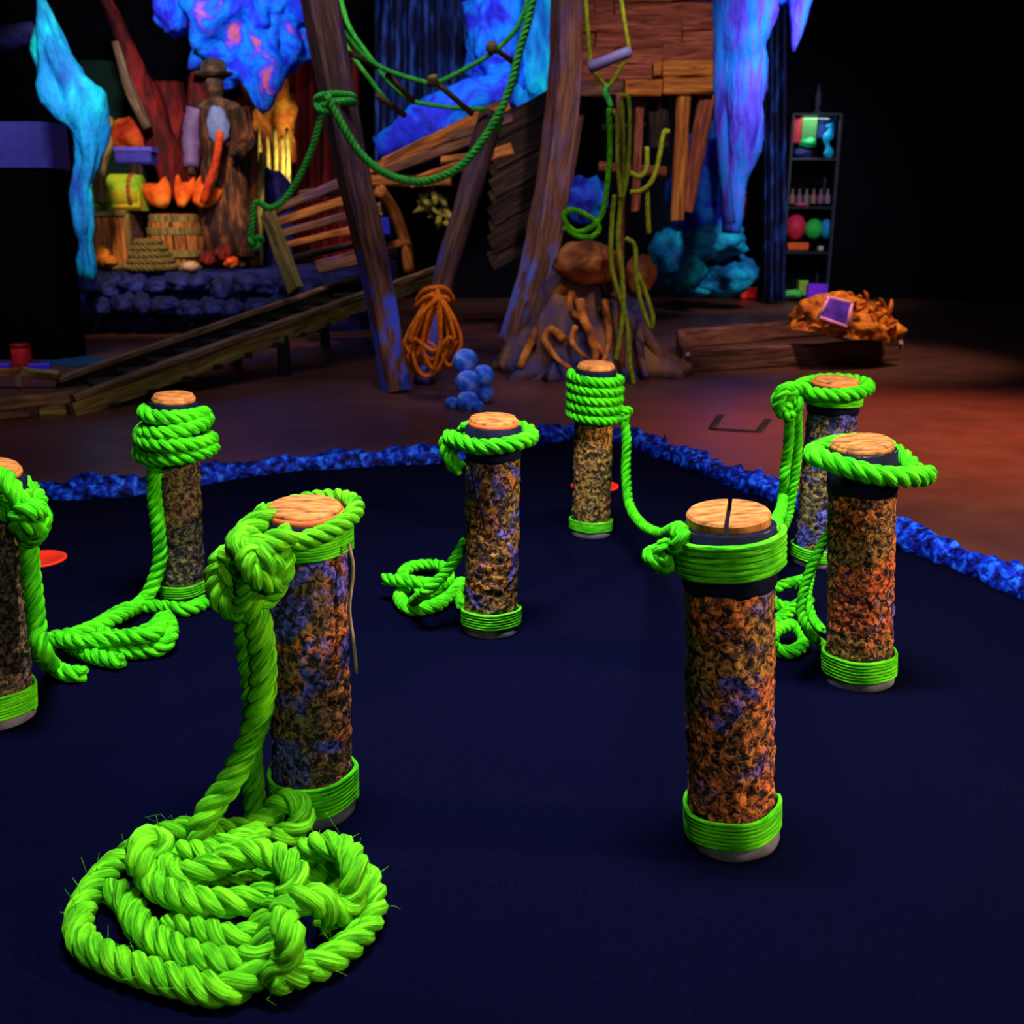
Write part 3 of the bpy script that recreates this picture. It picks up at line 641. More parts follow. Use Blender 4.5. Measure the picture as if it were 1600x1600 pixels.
rib = MB(); plank(rib, d(418, 333, 6.0), d(462, 452, 5.85), .05, sz(28, 6), (0, 0, 1), .01, 8, 3)
tag(rib.build('stub_board', W_OLIVE, smooth=False), 'short olive brown board standing on the ramp rail', 'board')
BLUEP = flat('blue_crate_paint', (.01, .012, .45))
def cbox(mb, c, s, bev=.1, mi=0):
    c = Vector(c); plank(mb, c-Vector((s[0]/2, 0, 0)), c+Vector((s[0]/2, 0, 0)), s[1], s[2], (0, 0, 1), .0, 1, 0, mi=mi)
cr = thing('small_crate', d(597, 372, 6.35), 'small blue crate wedged between the broken boards', 'crate')
mb = MB(); cbox(mb, d(597, 354, 6.35), (sz(26, 6.35), .12, sz(34, 6.35))); mb.build('body', BLUEP, cr, smooth=False)
mb = MB(); cbox(mb, d(590, 332, 6.33), (sz(18, 6.35), .10, sz(11, 6.35))); mb.build('lid', W_OLIVE, cr, smooth=False)
# yellow fern clump
FERN = paint('fern_yellow', [(.08, .07, .01), (.32, .27, .04), (.5, .42, .08)], 20)
fern = thing('dry_fern', d(685, 352, 6.9), 'yellow green dry leaves tucked behind the leaning round post', 'plant')
for i in range(16):
    c = d(R0.uniform(662, 708), R0.uniform(305, 350), 6.85+R0.uniform(-.08, .08)); a = R0.uniform(0, 6.28); L = sz(R0.uniform(12, 19), 6.9)
    mb = MB(); ax = Vector((math.cos(a), R0.uniform(-.4, .4), math.sin(a)))
    tube(mb, [c-ax*L, c-ax*L*.5, c+ax*L*.4, c+ax*L], [.004, sz(5.5, 6.9), sz(4.5, 6.9), .002], 6, flat=.4); mb.build('leaf', FERN, fern)

# ---- ramp with curbs, low curb at the left
ramp_ = thing('wooden_ramp', g(160, 612, FZ), 'long narrow wooden ramp with side rails rising to the wreck', 'ramp')
A, E, A2, E2 = g(112, 622, .05), d(700, 413, 6.7), d(90, 594, 4.95), d(602, 418, 7.1)
dz = Vector((0, 0, 1))
mb = MB(); plank(mb, A, E, .05, .03, (0, 0, 1), .006, 24, 1); mb.build('near_rail', W_CURB, ramp_, smooth=False)
mb = MB(); plank(mb, A-dz*.055, E-dz*.055, .035, .08, (0, 0, 1), .008, 24, 5); mb.build('side_board', W_OLIVE, ramp_, smooth=False)
mb = MB(); plank(mb, A2, E2, .045, .028, (0, 0, 1), .006, 24, 2); mb.build('far_rail', W_CURB, ramp_, smooth=False)
mb = MB(); plank(mb, A2-dz*.06, E2-dz*.06, .03, .09, (0, 0, 1), .004, 24, 2); mb.build('inner_board', W_SHADE, ramp_, smooth=False)  # blackened board gives the shade between the two rails
for i in range(14):
    t0 = (i+.5)/14; a = A.lerp(E, t0)-Vector((0, -.02, .075)); b_ = A2.lerp(E2, t0)-Vector((0, 0, .075))
    mb = MB(); plank(mb, a, b_, (E-A).length/14*1.03, .025, (0, 0, 1), .003, 3, 60+i); mb.build('cross_board', W_SHADE, ramp_, smooth=False)
for t0 in (.45, .75, .98):
    for a, e in ((A, E), (A2, E2)):
        q = a.lerp(e, t0)-Vector((0, 0, .06)); mb = MB(); plank(mb, (q.x, q.y+.02, FZ), (q.x, q.y+.02, q.z), .06, .06, (0, 1, 0), .003, 3, 9); mb.build('leg', W_SHADE, ramp_, smooth=False)
curb = thing('low_curb', g(40, 650, FZ), 'low worn wooden curb with a bracket at the left edge', 'curb')
mb = MB(); plank(mb, g(-60, 637, .05), g(112, 620, .05), .05, .05, (0, 0, 1), .008, 8, 3); mb.build('near_rail', W_CURB, curb, smooth=False)
mb = MB(); plank(mb, g(-60, 648, FZ+.03), g(42, 640, FZ+.03), .05, .07, (0, 0, 1), .01, 8, 7); mb.build('side_board', W_BROWN, curb, smooth=False)
mb = MB(); plank(mb, g(58, 642, .0), g(101, 638, .0), .05, .085, (0, 0, 1), .012, 6, 8); mb.build('bracket', W_OLIVE, curb, smooth=False)
mb = MB(); plank(mb, d(-60, 590, 4.95), d(34, 580, 4.95), .05, .04, (0, 0, 1), .01, 6, 9); mb.build('far_rail', W_ORANGE, curb, smooth=False)
mb = MB(); plank(mb, d(34, 580, 4.95), d(92, 588, 4.95), .05, .04, (0, 0, 1), .01, 6, 10); mb.build('far_rail', W_OLIVE, curb, smooth=False)
mb = MB(); plank(mb, d(30, 580, 4.95), d(31, 606, 4.9), .03, .03, (0, 1, 0), .004, 3, 10); mb.build('upright', W_CURB, curb, smooth=False)

# ---- far green ropes on the wreck
RG = .017
def farrope(label, paths, mat, R_=RG, grp='ropes hung on the wreck', nm='hanging_rope'):
    t = thing(nm, paths[0][0], label, 'rope', grp)
    for i, p in enumerate(paths):
        mb = MB(); rope(mb, p, R_, step=R_*.5, seg=6); mb.build('strand', mat, t)
    return t
B1Y = 4.85
def D(Y, *pts): return [d(x, y, Y) for x, y in pts]
farrope('green rope sagging in a deep curve from the leaning timber', [D(4.72, (512, 150), (525, 178), (560, 236), (600, 270), (648, 284), (690, 276), (730, 250), (770, 195), (796, 140), (812, 80), (828, 20), (836, -30))], TEALG, .0185)
farrope('green rope tied round the leaning timber with its tail draped left', [
    [d(498, 168, 4.75), d(520, 160, 4.72), d(548, 158, 4.76), d(552, 162, 4.9), d(525, 160, 4.98), d(498, 165, 4.9), d(497, 152, 4.78), d(522, 147, 4.73), d(549, 150, 4.78), d(550, 155, 4.92), d(520, 150, 4.98), d(497, 156, 4.86), d(500, 172, 4.74), d(522, 174, 4.74)],
    D(4.9, (503, 165), (498, 195), (490, 225), (475, 262), (455, 298), (438, 318), (420, 325), (405, 316), (397, 322), (394, 350), (392, 375), (398, 392))], TEALG, .0155)
mb = MB(); rope(mb, knot(d(400, 378, 4.9), .03, (0, -1, 0)), .012, step=.008, seg=5); rope
tag(mb.build('rope_knot', TEALG), 'small green knot dangling at the end of the draped rope', 'knot')
lad = thing('rope_ladder', d(680, 170, 5.4), 'slack green rope ladder with wooden rungs slung between the masts', 'rope ladder')
for p in (D(5.3, (508, -20), (520, 20), (545, 60), (572, 90), (610, 112), (655, 126), (682, 129), (730, 106), (775, 78), (810, 40), (828, -10)),
          D(5.5, (528, -20), (545, 40), (575, 85), (605, 125), (640, 155), (680, 165), (726, 170), (760, 170)),
          D(5.6, (520, 20), (540, 70), (575, 120), (605, 158), (628, 178))):
    mb = MB(); rope(mb, p, .0125, step=.007, seg=5); mb.build('side_rope', TEALG, lad)
for a, b_ in (((533, 78), (592, 104)), ((606, 118), (646, 158)), ((676, 124), (738, 178)), ((768, 72), (806, 100)), ((590, 150), (632, 180))):
    mb = MB(); tube(mb, [d(*a, 5.32), d((a[0]+b_[0])/2, (a[1]+b_[1])/2, 5.42), d(*b_, 5.5)], [.017, .013, .016], 8, lump=.1); rg = mb.build('rung', W_CURB, lad)
    if a[0] in (676, 768): mb = MB(); rock(mb, d(a[0]+1, a[1]+2, 5.28), (.03, .03, .028), sub=2); mb.build('knob', W_OLIVE, rg)

farrope('short green tail hanging below the sagging rope', [D(4.75, (778, 170), (780, 188), (779, 206))], TEALG, .012)
# orange rope coil on the round post
oc = thing('orange_rope', d(680, 590, 4.6), 'hank of orange rope looped over the lower round post', 'rope')
for i, (wl, wr, bt, o_) in enumerate([(44, 10, 585, -22), (40, 36, 570, -8), (30, 40, 578, 6), (22, 28, 562, -4), (46, -14, 560, -30), (12, 38, 556, 20), (34, 20, 588, -12), (-8, 40, 572, 24), (18, 8, 575, -2), (38, 30, 548, 0)]):
    Y = 4.62-.016*i; t0 = 460+R0.uniform(-6, 6)
    p = [d(681+R0.uniform(-8, 8), t0, Y), d(680-wl*.55, 490, Y-.03), d(679-wl, 530, Y-.02), d(678-wl*.75+o_*.3, bt-18, Y-.01), d(678+o_, bt, Y), d(678+wr*.75+o_*.3, bt-20, Y-.02), d(680+wr, 528, Y-.03), d(684+wr*.5, 488, Y-.03), d(684, t0-2, Y)]
    mb = MB(); rope(mb, p, .0095, step=.006, seg=5); mb.build('loop', ORANGER, oc)
mb = MB(); rope(mb, [d(652, 470, 4.62), d(662, 455, 4.55), d(684, 449, 4.5), d(700, 455, 4.55), d(707, 470, 4.62), d(690, 468, 4.75), d(664, 468, 4.75), d(652, 478, 4.62), d(672, 462, 4.5), d(700, 466, 4.52)], .012, step=.007, seg=5); mb.build('binding', ORANGER, oc)
# blue balls
BALL = paint('ball_blue', [(.006, .03, .35), (.03, .16, .95), (.32, .40, .90)], 22, bump=.5, bd=.006)
for i, (x, y, r, Y) in enumerate([(727, 565, 18, 4.42), (755, 588, 16, 4.5), (731, 598, 18, 4.38), (757, 615, 13, 4.5), (731, 629, 17, 4.34), (705, 630, 9, 4.36), (747, 636, 9, 4.3)]):
    c = d(x, y, Y); r_ = sz(r*1.15, Y); mb = MB(); rock(mb, c, (r_, r_, r_), i, .06, 2, 3)
    tag(mb.build('blue_ball', BALL), ['topmost blue cannonball of the small heap', 'blue cannonball at the upper right of the heap', 'large blue cannonball in the middle of the heap', 'blue cannonball at the lower right of the heap', 'large blue cannonball lowest in the heap', 'tiny blue ball left of the cannonball heap', 'tiny blue ball at the front right of the heap'][i], 'ball', 'heap of blue cannonballs')

# ---- mound with roots, hood and pole
MOUND = paint('mound_clay', [(.01, .03, .16), (.08, .05, .14), (.20, .08, .07), (.36, .14, .06)], 4.5, dist=.6, bump=.7, bd=.03, fine=9)
ROOT = paint('root_orange', [(.12, .03, .008), (.55, .14, .02), (.85, .27, .05)], 12, bump=.6, bd=.01)
mc = g(925, 596, FZ)+Vector((0, .38, 0)); MY = mc.y
mo = thing('rock_mound', mc, 'brown violet mound with orange roots behind the farthest post', 'mound')
mb = MB(); lathe(mb, mc, [(.46, 0), (.43, .06), (.36, .18), (.28, .32), (.22, .46), (.15, .58), (.08, .66), (0, .69)], 96, None, .40, 5.5, 3)
for v in mb.V[0]:
    a = math.atan2(v[1]-mc.y, v[0]-mc.x); q_ = 1+.07*math.sin(9*a+3*math.sin(v[2]*6))+.05*math.sin(17*a-v[2]*9); v[0] = mc.x+(v[0]-mc.x)*q_; v[1] = mc.y+(v[1]-mc.y)*q_
mb.build('body', MOUND, mo)
def onm(px, py, out=.02):
    z = d(px, py, MY-.25).z; rho = np.interp(z, [0, .06, .18, .32, .46, .58, .66, .69], [.46, .43, .36, .28, .22, .15, .08, .03]); dx = d(px, py, MY-.25).x-mc.x
    return d(px, py, MY-math.sqrt(max(rho*rho-dx*dx, .004))-out)
for pth, r in (([(885, 448), (860, 480), (838, 520), (822, 550), (812, 575)], .035), ([(893, 455), (890, 485), (905, 495), (920, 510), (935, 540), (948, 560)], .022), ([(905, 470), (912, 498), (925, 530), (930, 560), (915, 580)], .028),
               ([(880, 530), (862, 515), (850, 530), (870, 560), (890, 575)], .022), ([(945, 470), (952, 520), (945, 560), (925, 585)], .022), ([(990, 480), (1015, 530), (1040, 570), (1050, 600)], .035), ([(1005, 470), (1000, 540), (1010, 590)], .03), ([(900, 510), (893, 530), (905, 550), (930, 570)], .018)):
    P_, s_ = catmull([onm(*q) for q in pth], .015); mb = MB(); tube(mb, P_, np.linspace(r, r*.55, len(P_)), 8, lump=.25, lscale=14, seed=r*99); mb.build('root', ROOT if pth[0][0] < 960 else MOUND, mo)
HOOD = paint('hood_brown', [(.14, .03, .012), (.40, .10, .025), (.62, .22, .035)], 7, bump=.6, bd=.015)
mb = MB(); rock(mb, d(918, 412, MY-.22), (.17, .15, .105), 4, .22, 1.3, 4); tag(mb.build('hood_rock', HOOD), 'orange brown overhanging hood-shaped boulder on top of the mound', 'boulder')
mb = MB(); rock(mb, d(1000, 428, MY-.12), (.08, .08, .10), 9, .25, 1.5, 3); tag(mb.build('round_rock', HOOD), 'small rounded orange brown boulder right of the hanging ropes', 'boulder')
mb = MB(); tube(mb, catmull([d(972, 575, MY-.46), d(970, 450, MY-.45), d(971, 300, MY-.44), d(968, 145, MY-.43)], .05)[0], .017, 8, lump=.12); tag(mb.build('rope_pole', W_RED), 'thin reddish pole carrying the yellow green ropes', 'pole')
YR = MY-.5
farrope('long olive rope doubled down the front of the thin pole', [D(YR, (973, 300), (968, 340), (966, 380), (972, 430), (974, 480), (968, 530), (962, 562)), D(YR+.01, (960, 305), (956, 345), (956, 420), (978, 495), (984, 565), (990, 600))], OLIVE, .0125)
farrope('thick plaited olive rope hank at the top of the thin pole', [D(YR-.01, (970, 148), (983, 158), (984, 220), (980, 275), (972, 312)), D(YR-.03, (958, 172), (965, 190), (965, 250), (970, 308)), D(YR+.01, (972, 158), (974, 200), (975, 250), (972, 300))], OLIVE, .0105)
farrope('bright green rope ending in a round coil right of the tall timber', [D(YR-.02, (952, 170), (953, 235), (948, 295), (940, 335), (922, 356), (900, 362), (884, 348), (881, 334), (896, 328), (920, 338), (936, 355), (925, 370), (900, 368), (882, 355))], GREENY, .0135)
farrope('olive rope loop dangling over the right of the mound', [D(YR, (978, 372), (992, 385), (994, 430), (1002, 475), (1016, 512), (1020, 495), (1008, 455), (996, 425))], OLIVE, .0115)
farrope('two yellow olive ropes swagged under the plank cabin', [D(YR+.6, (985, 300), (1002, 298), (1020, 280), (1030, 245), (1037, 208), (1046, 206)), D(YR+.6, (985, 270), (1000, 276), (1010, 262), (1011, 230)), D(YR+.62, (1011, 290), (1012, 330), (1014, 365))], OLIVE, .0135)
# trapeze
tz = thing('trapeze_bar', d(950, 95, 5.2), 'lilac trapeze bar hung on two thin olive ropes', 'trapeze')
LILAC = flat('lilac_paint', (.22, .17, .45))
mb = MB(); tube(mb, [d(920, 106, 5.2), d(928, 103, 5.2), d(978, 83, 5.2), d(986, 80, 5.2)], [.024, .026, .026, .022], 12); mb.build('bar', LILAC, tz)
for p in (D(5.2, (914, -20), (918, 40), (923, 98)), D(5.2, (968, -20), (975, 30), (983, 78)), D(5.2, (924, 110), (936, 122), (948, 136)), D(5.2, (978, 92), (966, 112), (953, 134))):
    mb = MB(); rope(mb, p, .0105, step=.008, seg=5); mb.build('cord', OLIVE, tz)
mb = MB(); tube(mb, catmull(D(5.2, (950, 132), (946, 145), (952, 158), (955, 168)), .01)[0], .014, 7); mb.build('hook', TEALG, tz)

# ---- plank cabin
cab = thing('plank_cabin', d(995, 150, 7.3), 'reddish plank cabin wall raised on posts above the mound', 'cabin')
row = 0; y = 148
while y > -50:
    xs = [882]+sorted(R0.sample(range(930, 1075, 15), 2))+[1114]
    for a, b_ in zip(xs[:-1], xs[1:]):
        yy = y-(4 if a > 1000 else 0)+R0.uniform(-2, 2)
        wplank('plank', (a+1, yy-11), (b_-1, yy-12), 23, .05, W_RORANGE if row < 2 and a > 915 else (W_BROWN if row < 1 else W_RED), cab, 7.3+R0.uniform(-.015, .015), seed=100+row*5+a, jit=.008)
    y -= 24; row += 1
for i, (a, b_, w_, m_) in enumerate([((1068, 148), (1058, 345), 20, W_RORANGE), ((1106, 148), (1070, 330), 24, W_RED), ((1000, 140), (992, 330), 12, W_RED), ((1026, 135), (1030, 230), 30, W_DARK), ((905, 148), (880, 300), 24, W_BEAM), ((935, 260), (1040, 268), 14, W_RED), ((940, 200), (1030, 190), 10, W_DARK)]):
    wplank('post' if i != 5 else 'cross_beam', a, b_, w_, .08, m_, cab, 7.35+.05*i, up=(0, 1, 0) if False else (0, 0, 1), seed=150+i)
mb = MB(); rock(mb, d(915, 312, 7.6), (.17, .15, .16), 12, .3, 1.6, 3, sharp=.2); tag(mb.build('blue_rock', BLUE1), 'blue violet rock under the cabin left of the pole', 'rock')

# ---- caves, trunks, curtains
BLUEP1 = paint('cave_blue_pink', [(.03, .02, .6), (.01, .05, .95), (.0, .22, 1.0), (.02, .06, .9), (.75, .12, .16)], 3.6, dist=.7, bump=.8, bd=.05, fine=8)
CYAN = paint('trunk_cyan', [(.0, .05, .40), (.0, .24, .75), (.0, .70, .85)], 3.4, dist=.5, bump=.8, bd=.04, stretch=(1.5, 1.5, .6))
VIOB = paint('cave_violet', [(.02, .02, .4), (.10, .06, .8), (.0, .22, .95), (.16, .08, .55)], 3.5, stretch=(2.2, 1, .45), dist=.4, bump=.8, bd=.04)
TEALR = paint('teal_rock', [(.0, .02, .12), (.0, .14, .35), (.0, .38, .55)], 4, bump=.8, bd=.04)
REDT = paint('trunk_red', [(.012, .0006, .001), (.10, .002, .002), (.26, .008, .004)], 4, stretch=(2, 2, .7), dist=.5, bump=.8, bd=.04)
REDO = paint('rock_red_orange', [(.2, .006, .003), (.6, .05, .005), (.75, .16, .01)], 5, bump=.7, bd=.04)
ORY = paint('rock_orange_yellow', [(.16, .03, .004), (.62, .16, .01), (.85, .42, .03)], 4.2, dist=.6, bump=.8, bd=.04)
STGB = paint('branch_navy', [(.002, .002, .02), (.005, .006, .10), (.02, .02, .3)], 5, bump=.8, bd=.03)
GRN = paint('wall_green', [(.002, .012, .006), (.004, .035, .014)], 3, bump=.4, bd=.03)
CURT = paint('curtain_navy', [(.0008, .0008, .010), (.002, .004, .05), (.015, .06, .32)], 7, stretch=(3, 1, .6), bump=.3, bd=.02)
CURTR = paint('curtain_red', [(.03, .001, .001), (.22, .004, .006)], 4, stretch=(3, 1, .2), bump=.2, bd=.02)
def trunk(mb, pts, widths, Y, lump=.25, lscale=4, seed=0, seg=18, flat_=1., twist=0):
    P_, s_ = catmull([d(x, y, Y if len(q) == 0 else q[0]) for x, y, *q in pts], .05)
    r = np.interp(np.linspace(0, 1, len(P_)), np.linspace(0, 1, len(widths)), [sz(w_, Y)/2 for w_ in widths])
    tube(mb, P_, r, seg, lump=lump, lscale=lscale, seed=seed, flat=flat_)
    if twist:
        V = mb.V[-1]
        for i in range(len(P_)):
            for j in range(seg):
                k = 1+twist*math.cos(3*2*math.pi*j/seg+i*.05*9)+twist*.5*math.cos(7*2*math.pi*j/seg-i*.05*5)
                V[i*seg+j] = P_[i]+(V[i*seg+j]-P_[i])*k
def tthing(name, mat, label, cat, pts, widths, Y, group=None, **kw):
    mb = MB(); trunk(mb, pts, widths, Y, **kw); return tag(mb.build(name, mat), label, cat, group)
tthing('cave_tree', CYAN, 'bright cyan twisted cave tree behind the black kiosk', 'tree', [(62, -5), (72, 40), (85, 95), (108, 150), (134, 195), (138, 250), (128, 300), (132, 360), (134, 435)], [10, 34, 62, 70, 44, 26, 34, 26, 34], 7.2, lump=.4, lscale=4.5, twist=.16, seg=40)
tthing('blue_branch', STGB, 'dark blue rock branch left of the cyan trunk', 'branch', [(-20, 70), (20, 60), (50, 50), (75, 60)], [30, 34, 30, 14], 7.4)
rtree = thing('red_tree', d(275, 300, 9.2), 'dark red forked tree trunk behind the barrels', 'tree')
mb = MB(); trunk(mb, [(160, -10), (185, 40), (208, 100), (236, 170), (258, 230), (274, 310)], [16, 22, 32, 44, 44, 40], 9.2, seed=1, twist=.12); mb.build('trunk', REDT, rtree)
mb = MB(); trunk(mb, [(330, 40), (325, 100), (312, 160), (300, 220), (282, 310)], [24, 36, 40, 38, 40], 9.3, seed=2, twist=.12); mb.build('trunk', REDT, rtree)
mb = MB(); trunk(mb, [(180, 65), (195, 115), (212, 160), (232, 200)], [10, 14, 18, 16], 8.95, seed=3); mb.build('branch', W_CURB, rtree)
mb = MB(); trunk(mb, [(300, 20), (320, 50), (345, 75), (360, 90)], [14, 22, 26, 18], 9.1, seed=4); mb.build('branch', REDO, rtree)
mb = MB(); trunk(mb, [(262, 130), (270, 190), (280, 250), (282, 300)], [50, 60, 56, 40], 9.6, seed=5); mb.build('trunk', REDT, rtree)
def rockt(name, mat, label, x, y, wpx, hpx, Y, dep=.4, group=None, cat='rock', **kw):
    mb = MB(); rock(mb, d(x, y, Y), (sz(wpx, Y)/2, dep, sz(hpx, Y)/2), **kw); return tag(mb.build(name, mat), label, cat, group)
rockt('cave_roof_rock', BLUEP1, 'bright blue hanging cave rock with pink flecks, upper left', 400, -10, 215, 250, 9.0, .5, seed=3, amp=.4, freq=1.5, sub=5, sharp=.15)
rockt('cave_roof_rock', BLUE1, 'small dark blue knob of rock hanging left of the pink flecked one', 268, 12, 50, 76, 8.8, .2, seed=5, amp=.3, sub=4)
rockt('cave_wall_rock', ORY, 'yellow orange lit rock wall behind the mannequin', 418, 190, 78, 190, 9.7, .25, seed=8, amp=.4, freq=2, sub=4, sharp=.2)
rockt('ember_rock', REDO, 'red orange rock below the hanging blue cave rock', 345, 75, 50, 70, 9.5, .2, seed=6, amp=.4, sub=4, sharp=.2)
for i, x in enumerate((404, 418, 430, 441, 449)):
    mb = MB(); trunk(mb, [(x, 412), (x+1, 300), (x+1, 235), (x-1, 198+(i*13) % 25)], [6, 7, 8, 5], 9.3, seed=i, seg=8); tag(mb.build('yellow_stalk', FERN), ['leftmost', 'second from left', 'middle', 'second from right', 'rightmost'][i]+' of five yellow stalks before the orange rock wall', 'stalk', 'yellow stalks before the rock wall')
rockt('navy_rock', STGB, 'dark navy rock below the yellow stalks', 422, 345, 80, 160, 8.95, .15, seed=31, amp=.15, sub=4)
def curtain(px0, px1, py0, py1, Y, folds, mat, label, amp=.05):
    mb = MB(); n = folds*10; V = []; Fc = []
    for j in range(13):
        for i in range(n+1):
            x = px0+(px1-px0)*i/n; yy = py0+(py1-py0)*j/12
            V.append(d(x, yy, Y)+Vector((0, amp*math.sin(i/n*folds*2*math.pi)+.02*math.sin(i*.37+j*.2), 0)))
    Fc = [(j*(n+1)+i, j*(n+1)+i+1, (j+1)*(n+1)+i+1, (j+1)*(n+1)+i) for j in range(12) for i in range(n)]
    mb.add([tuple(v) for v in V], Fc, [tuple(v) for v in V]); o = mb.build('curtain', mat)
    m_ = o.modifiers.new('s', 'SOLIDIFY'); m_.thickness = .01
    return tag(o, label, 'curtain')
curtain(585, 735, -40, 262, 10.0, 7, CURT, 'dark blue streaked curtain hanging behind the rope ladder')
curtain(448, 560, 60, 475, 10.2, 5, CURTR, 'dark red curtain left of the leaning timber')
curtain(1196, 1226, -40, 470, 10.3, 3, CURT, 'narrow navy curtain right of the violet rock column')
for i, (x, y, w_, h_, sd) in enumerate([(775, 50, 90, 230, 2), (840, 90, 100, 280, 4), (800, 175, 110, 110, 6)]):
    rockt('cave_wall_rock', [BLUE1, CYAN, BLUE1][i], ['deep blue cave rock between the curtain and the cyan rock', 'cyan blue cave rock behind the sagging green rope', 'blue boulder low behind the hull boards'][i], x, y, w_, h_, 9.2+.15*i, .3, seed=sd, amp=.35, freq=1.8, sub=4, sharp=.15)
tthing('blue_ledge', BLUE1, 'blue rock ledge sloping up behind the deck boards', 'rock', [(592, 235), (640, 210), (690, 180), (750, 150), (800, 140)], [40, 60, 60, 56, 50], 9.0, lump=.35, lscale=3)
tthing('violet_column', VIOB, 'tall blue violet dripping rock column right of the cabin', 'column', [(1150, -40), (1152, 60), (1156, 150), (1154, 230), (1146, 300), (1140, 365)], [110, 96, 78, 66, 44, 30], 8.8, lump=.3, lscale=3.2)
tthing('violet_column', VIOB, 'thin violet rock strand on the left face of the tall column', 'column', [(1116, -40), (1120, 80), (1126, 200), (1136, 300), (1142, 350)], [26, 22, 18, 16, 14], 8.4, lump=.3)
tthing('stalactite', VIOB, 'violet stalactite hanging beside the narrow navy curtain', 'stalactite', [(1252, -50), (1250, 0), (1245, 45), (1240, 80)], [44, 40, 24, 6], 8.8, lump=.3)
rockt('cave_roof_rock', BLUE1, 'blue roof rock joining the violet column and the stalactite', 1205, -40, 130, 90, 8.9, .2, seed=11, amp=.3, sub=4)
rockt('cave_wall_rock', BLUE1, 'blue rock slope under the cabin beside the violet column', 1095, 300, 100, 180, 9.6, .25, seed=14, amp=.35, sub=4, sharp=.15)
for i, (x, y, w_, h_) in enumerate([(1110, 375, 110, 60), (1060, 400, 90, 90), (1130, 430, 100, 70), (1080, 440, 90, 50)]):
    rockt('teal_rock', TEALR, ['topmost', 'leftmost', 'rightmost', 'lowest'][i]+' teal rock in the heap at the foot of the violet column', x, y, w_, h_, 9.6+.1*i, .3, seed=20+i, amp=.3, sub=4, group='teal rocks under the violet column')

# ---- stage with treasure
STG = paint('stage_rock', [(.002, .002, .012), (.01, .012, .10), (.02, .03, .26)], 6, bump=.8, bd=.03)
SY = 7.7; ST = d(250, 425, SY).z
st = slab('stage_platform', ((d(105, 420, SY).x+d(560, 420, SY).x)/2, SY+1.3, (ST+FZ)/2), (sz(455, SY), 2.6, ST-FZ), STG, None); tag(st, 'dark blue raised stage under the barrels and mannequin', 'stage')
for i in range(22):
    x = 122+i*17.5+R0.uniform(-5, 5); up_ = i % 2
    y = (446 if up_ else 478)+R0.uniform(-6, 6)
    mb = MB(); c = d(x, y, SY-.12-.12*(1-up_)); w_ = sz(R0.uniform(34, 52), SY)/2
    rock(mb, c, (w_, .14, sz(R0.uniform(26, 38), SY)/2), 30+i, .35, 1.8, 3, sharp=.15); tag(mb.build('stage_rock', STG), ['first', 'second', 'third', 'fourth', 'fifth', 'sixth', 'seventh', 'eighth', 'ninth', 'tenth', 'eleventh'][i//2]+' dark blue stage-front rock from the left in the '+('upper' if up_ else 'lower')+' row', 'rock', 'rocks along the stage front')
STRIP = flat('blue_strip', (.01, .05, .35))
mb = MB(); plank(mb, g(175, 498, FZ+.02), g(315, 505, FZ+.02), .04, .04, (0, 0, 1), .01, 8, 3); tag(mb.build('edge_strip', STRIP, smooth=False), 'light blue edging strip on the floor before the stage', 'strip')
mb = MB(); plank(mb, g(85, 570, FZ+.005), g(160, 560, FZ+.005), .35, .01, (0, 0, 1), .004, 4, 3); tag(mb.build('floor_mat', flat('teal_mat', (.004, .05, .12)), smooth=False), 'dim teal mat on the floor behind the ramp foot', 'mat')
BY = 8.1
def onst(px, Y): p = d(px, 420, Y); return Vector((p.x, Y, ST))
# crate A
k_ = sz(1, BY); cA = onst(184, BY); ca = thing('wooden_crate', cA, 'orange brown wooden crate under the yellow green chest', 'crate'); hw = 33*k_; hh = 84*k_
for i in range(5):
    mb = MB(); plank(mb, cA+Vector((-hw+hw*2*(i+.5)/5, -hw*.9, .0)), cA+Vector((-hw+hw*2*(i+.5)/5, -hw*.9, hh)), hw*2/5*.95, .03, (0, 1, 0), .004, 5, 200+i); mb.build('board', W_ORANGE, ca, smooth=False)
for sg in (-1, 1):
    mb = MB(); plank(mb, cA+Vector((sg*hw, -hw*.92, 0)), cA+Vector((sg*hw*1.02, -hw*.92, hh)), .04, .05, (0, 1, 0), .004, 5, 3); mb.build('corner_post', W_OLIVE, ca, smooth=False)
    mb = MB(); plank(mb, cA+Vector((sg*hw*.98, 0, hh/2)), cA+Vector((sg*hw*.98, .02, hh/2))+Vector((0, .0, 0)), .03, hh*.95, (0, 0, 1), 0, 1); mb = MB(); plank(mb, cA+Vector((sg*hw, -hw*.9, hh/2)), cA+Vector((sg*hw, hw*.9, hh/2)), .03, hh*.95, (0, 0, 1), .003, 4, 5); mb.build('side', W_BROWN, ca, smooth=False)
for z in (.03, hh): mb = MB(); plank(mb, cA+Vector((-hw*1.05, -hw*.94, z)), cA+Vector((hw*1.05, -hw*.94, z)), .05, .045, (0, 0, 1), .004, 5, 6); mb.build('rail', W_OLIVE, ca, smooth=False)
mb = MB(); plank(mb, cA+Vector((-hw, 0, hh)), cA+Vector((hw, 0, hh)), hw*1.8, .03, (0, 0, 1), .004, 5, 6); mb.build('top', W_BROWN, ca, smooth=False)
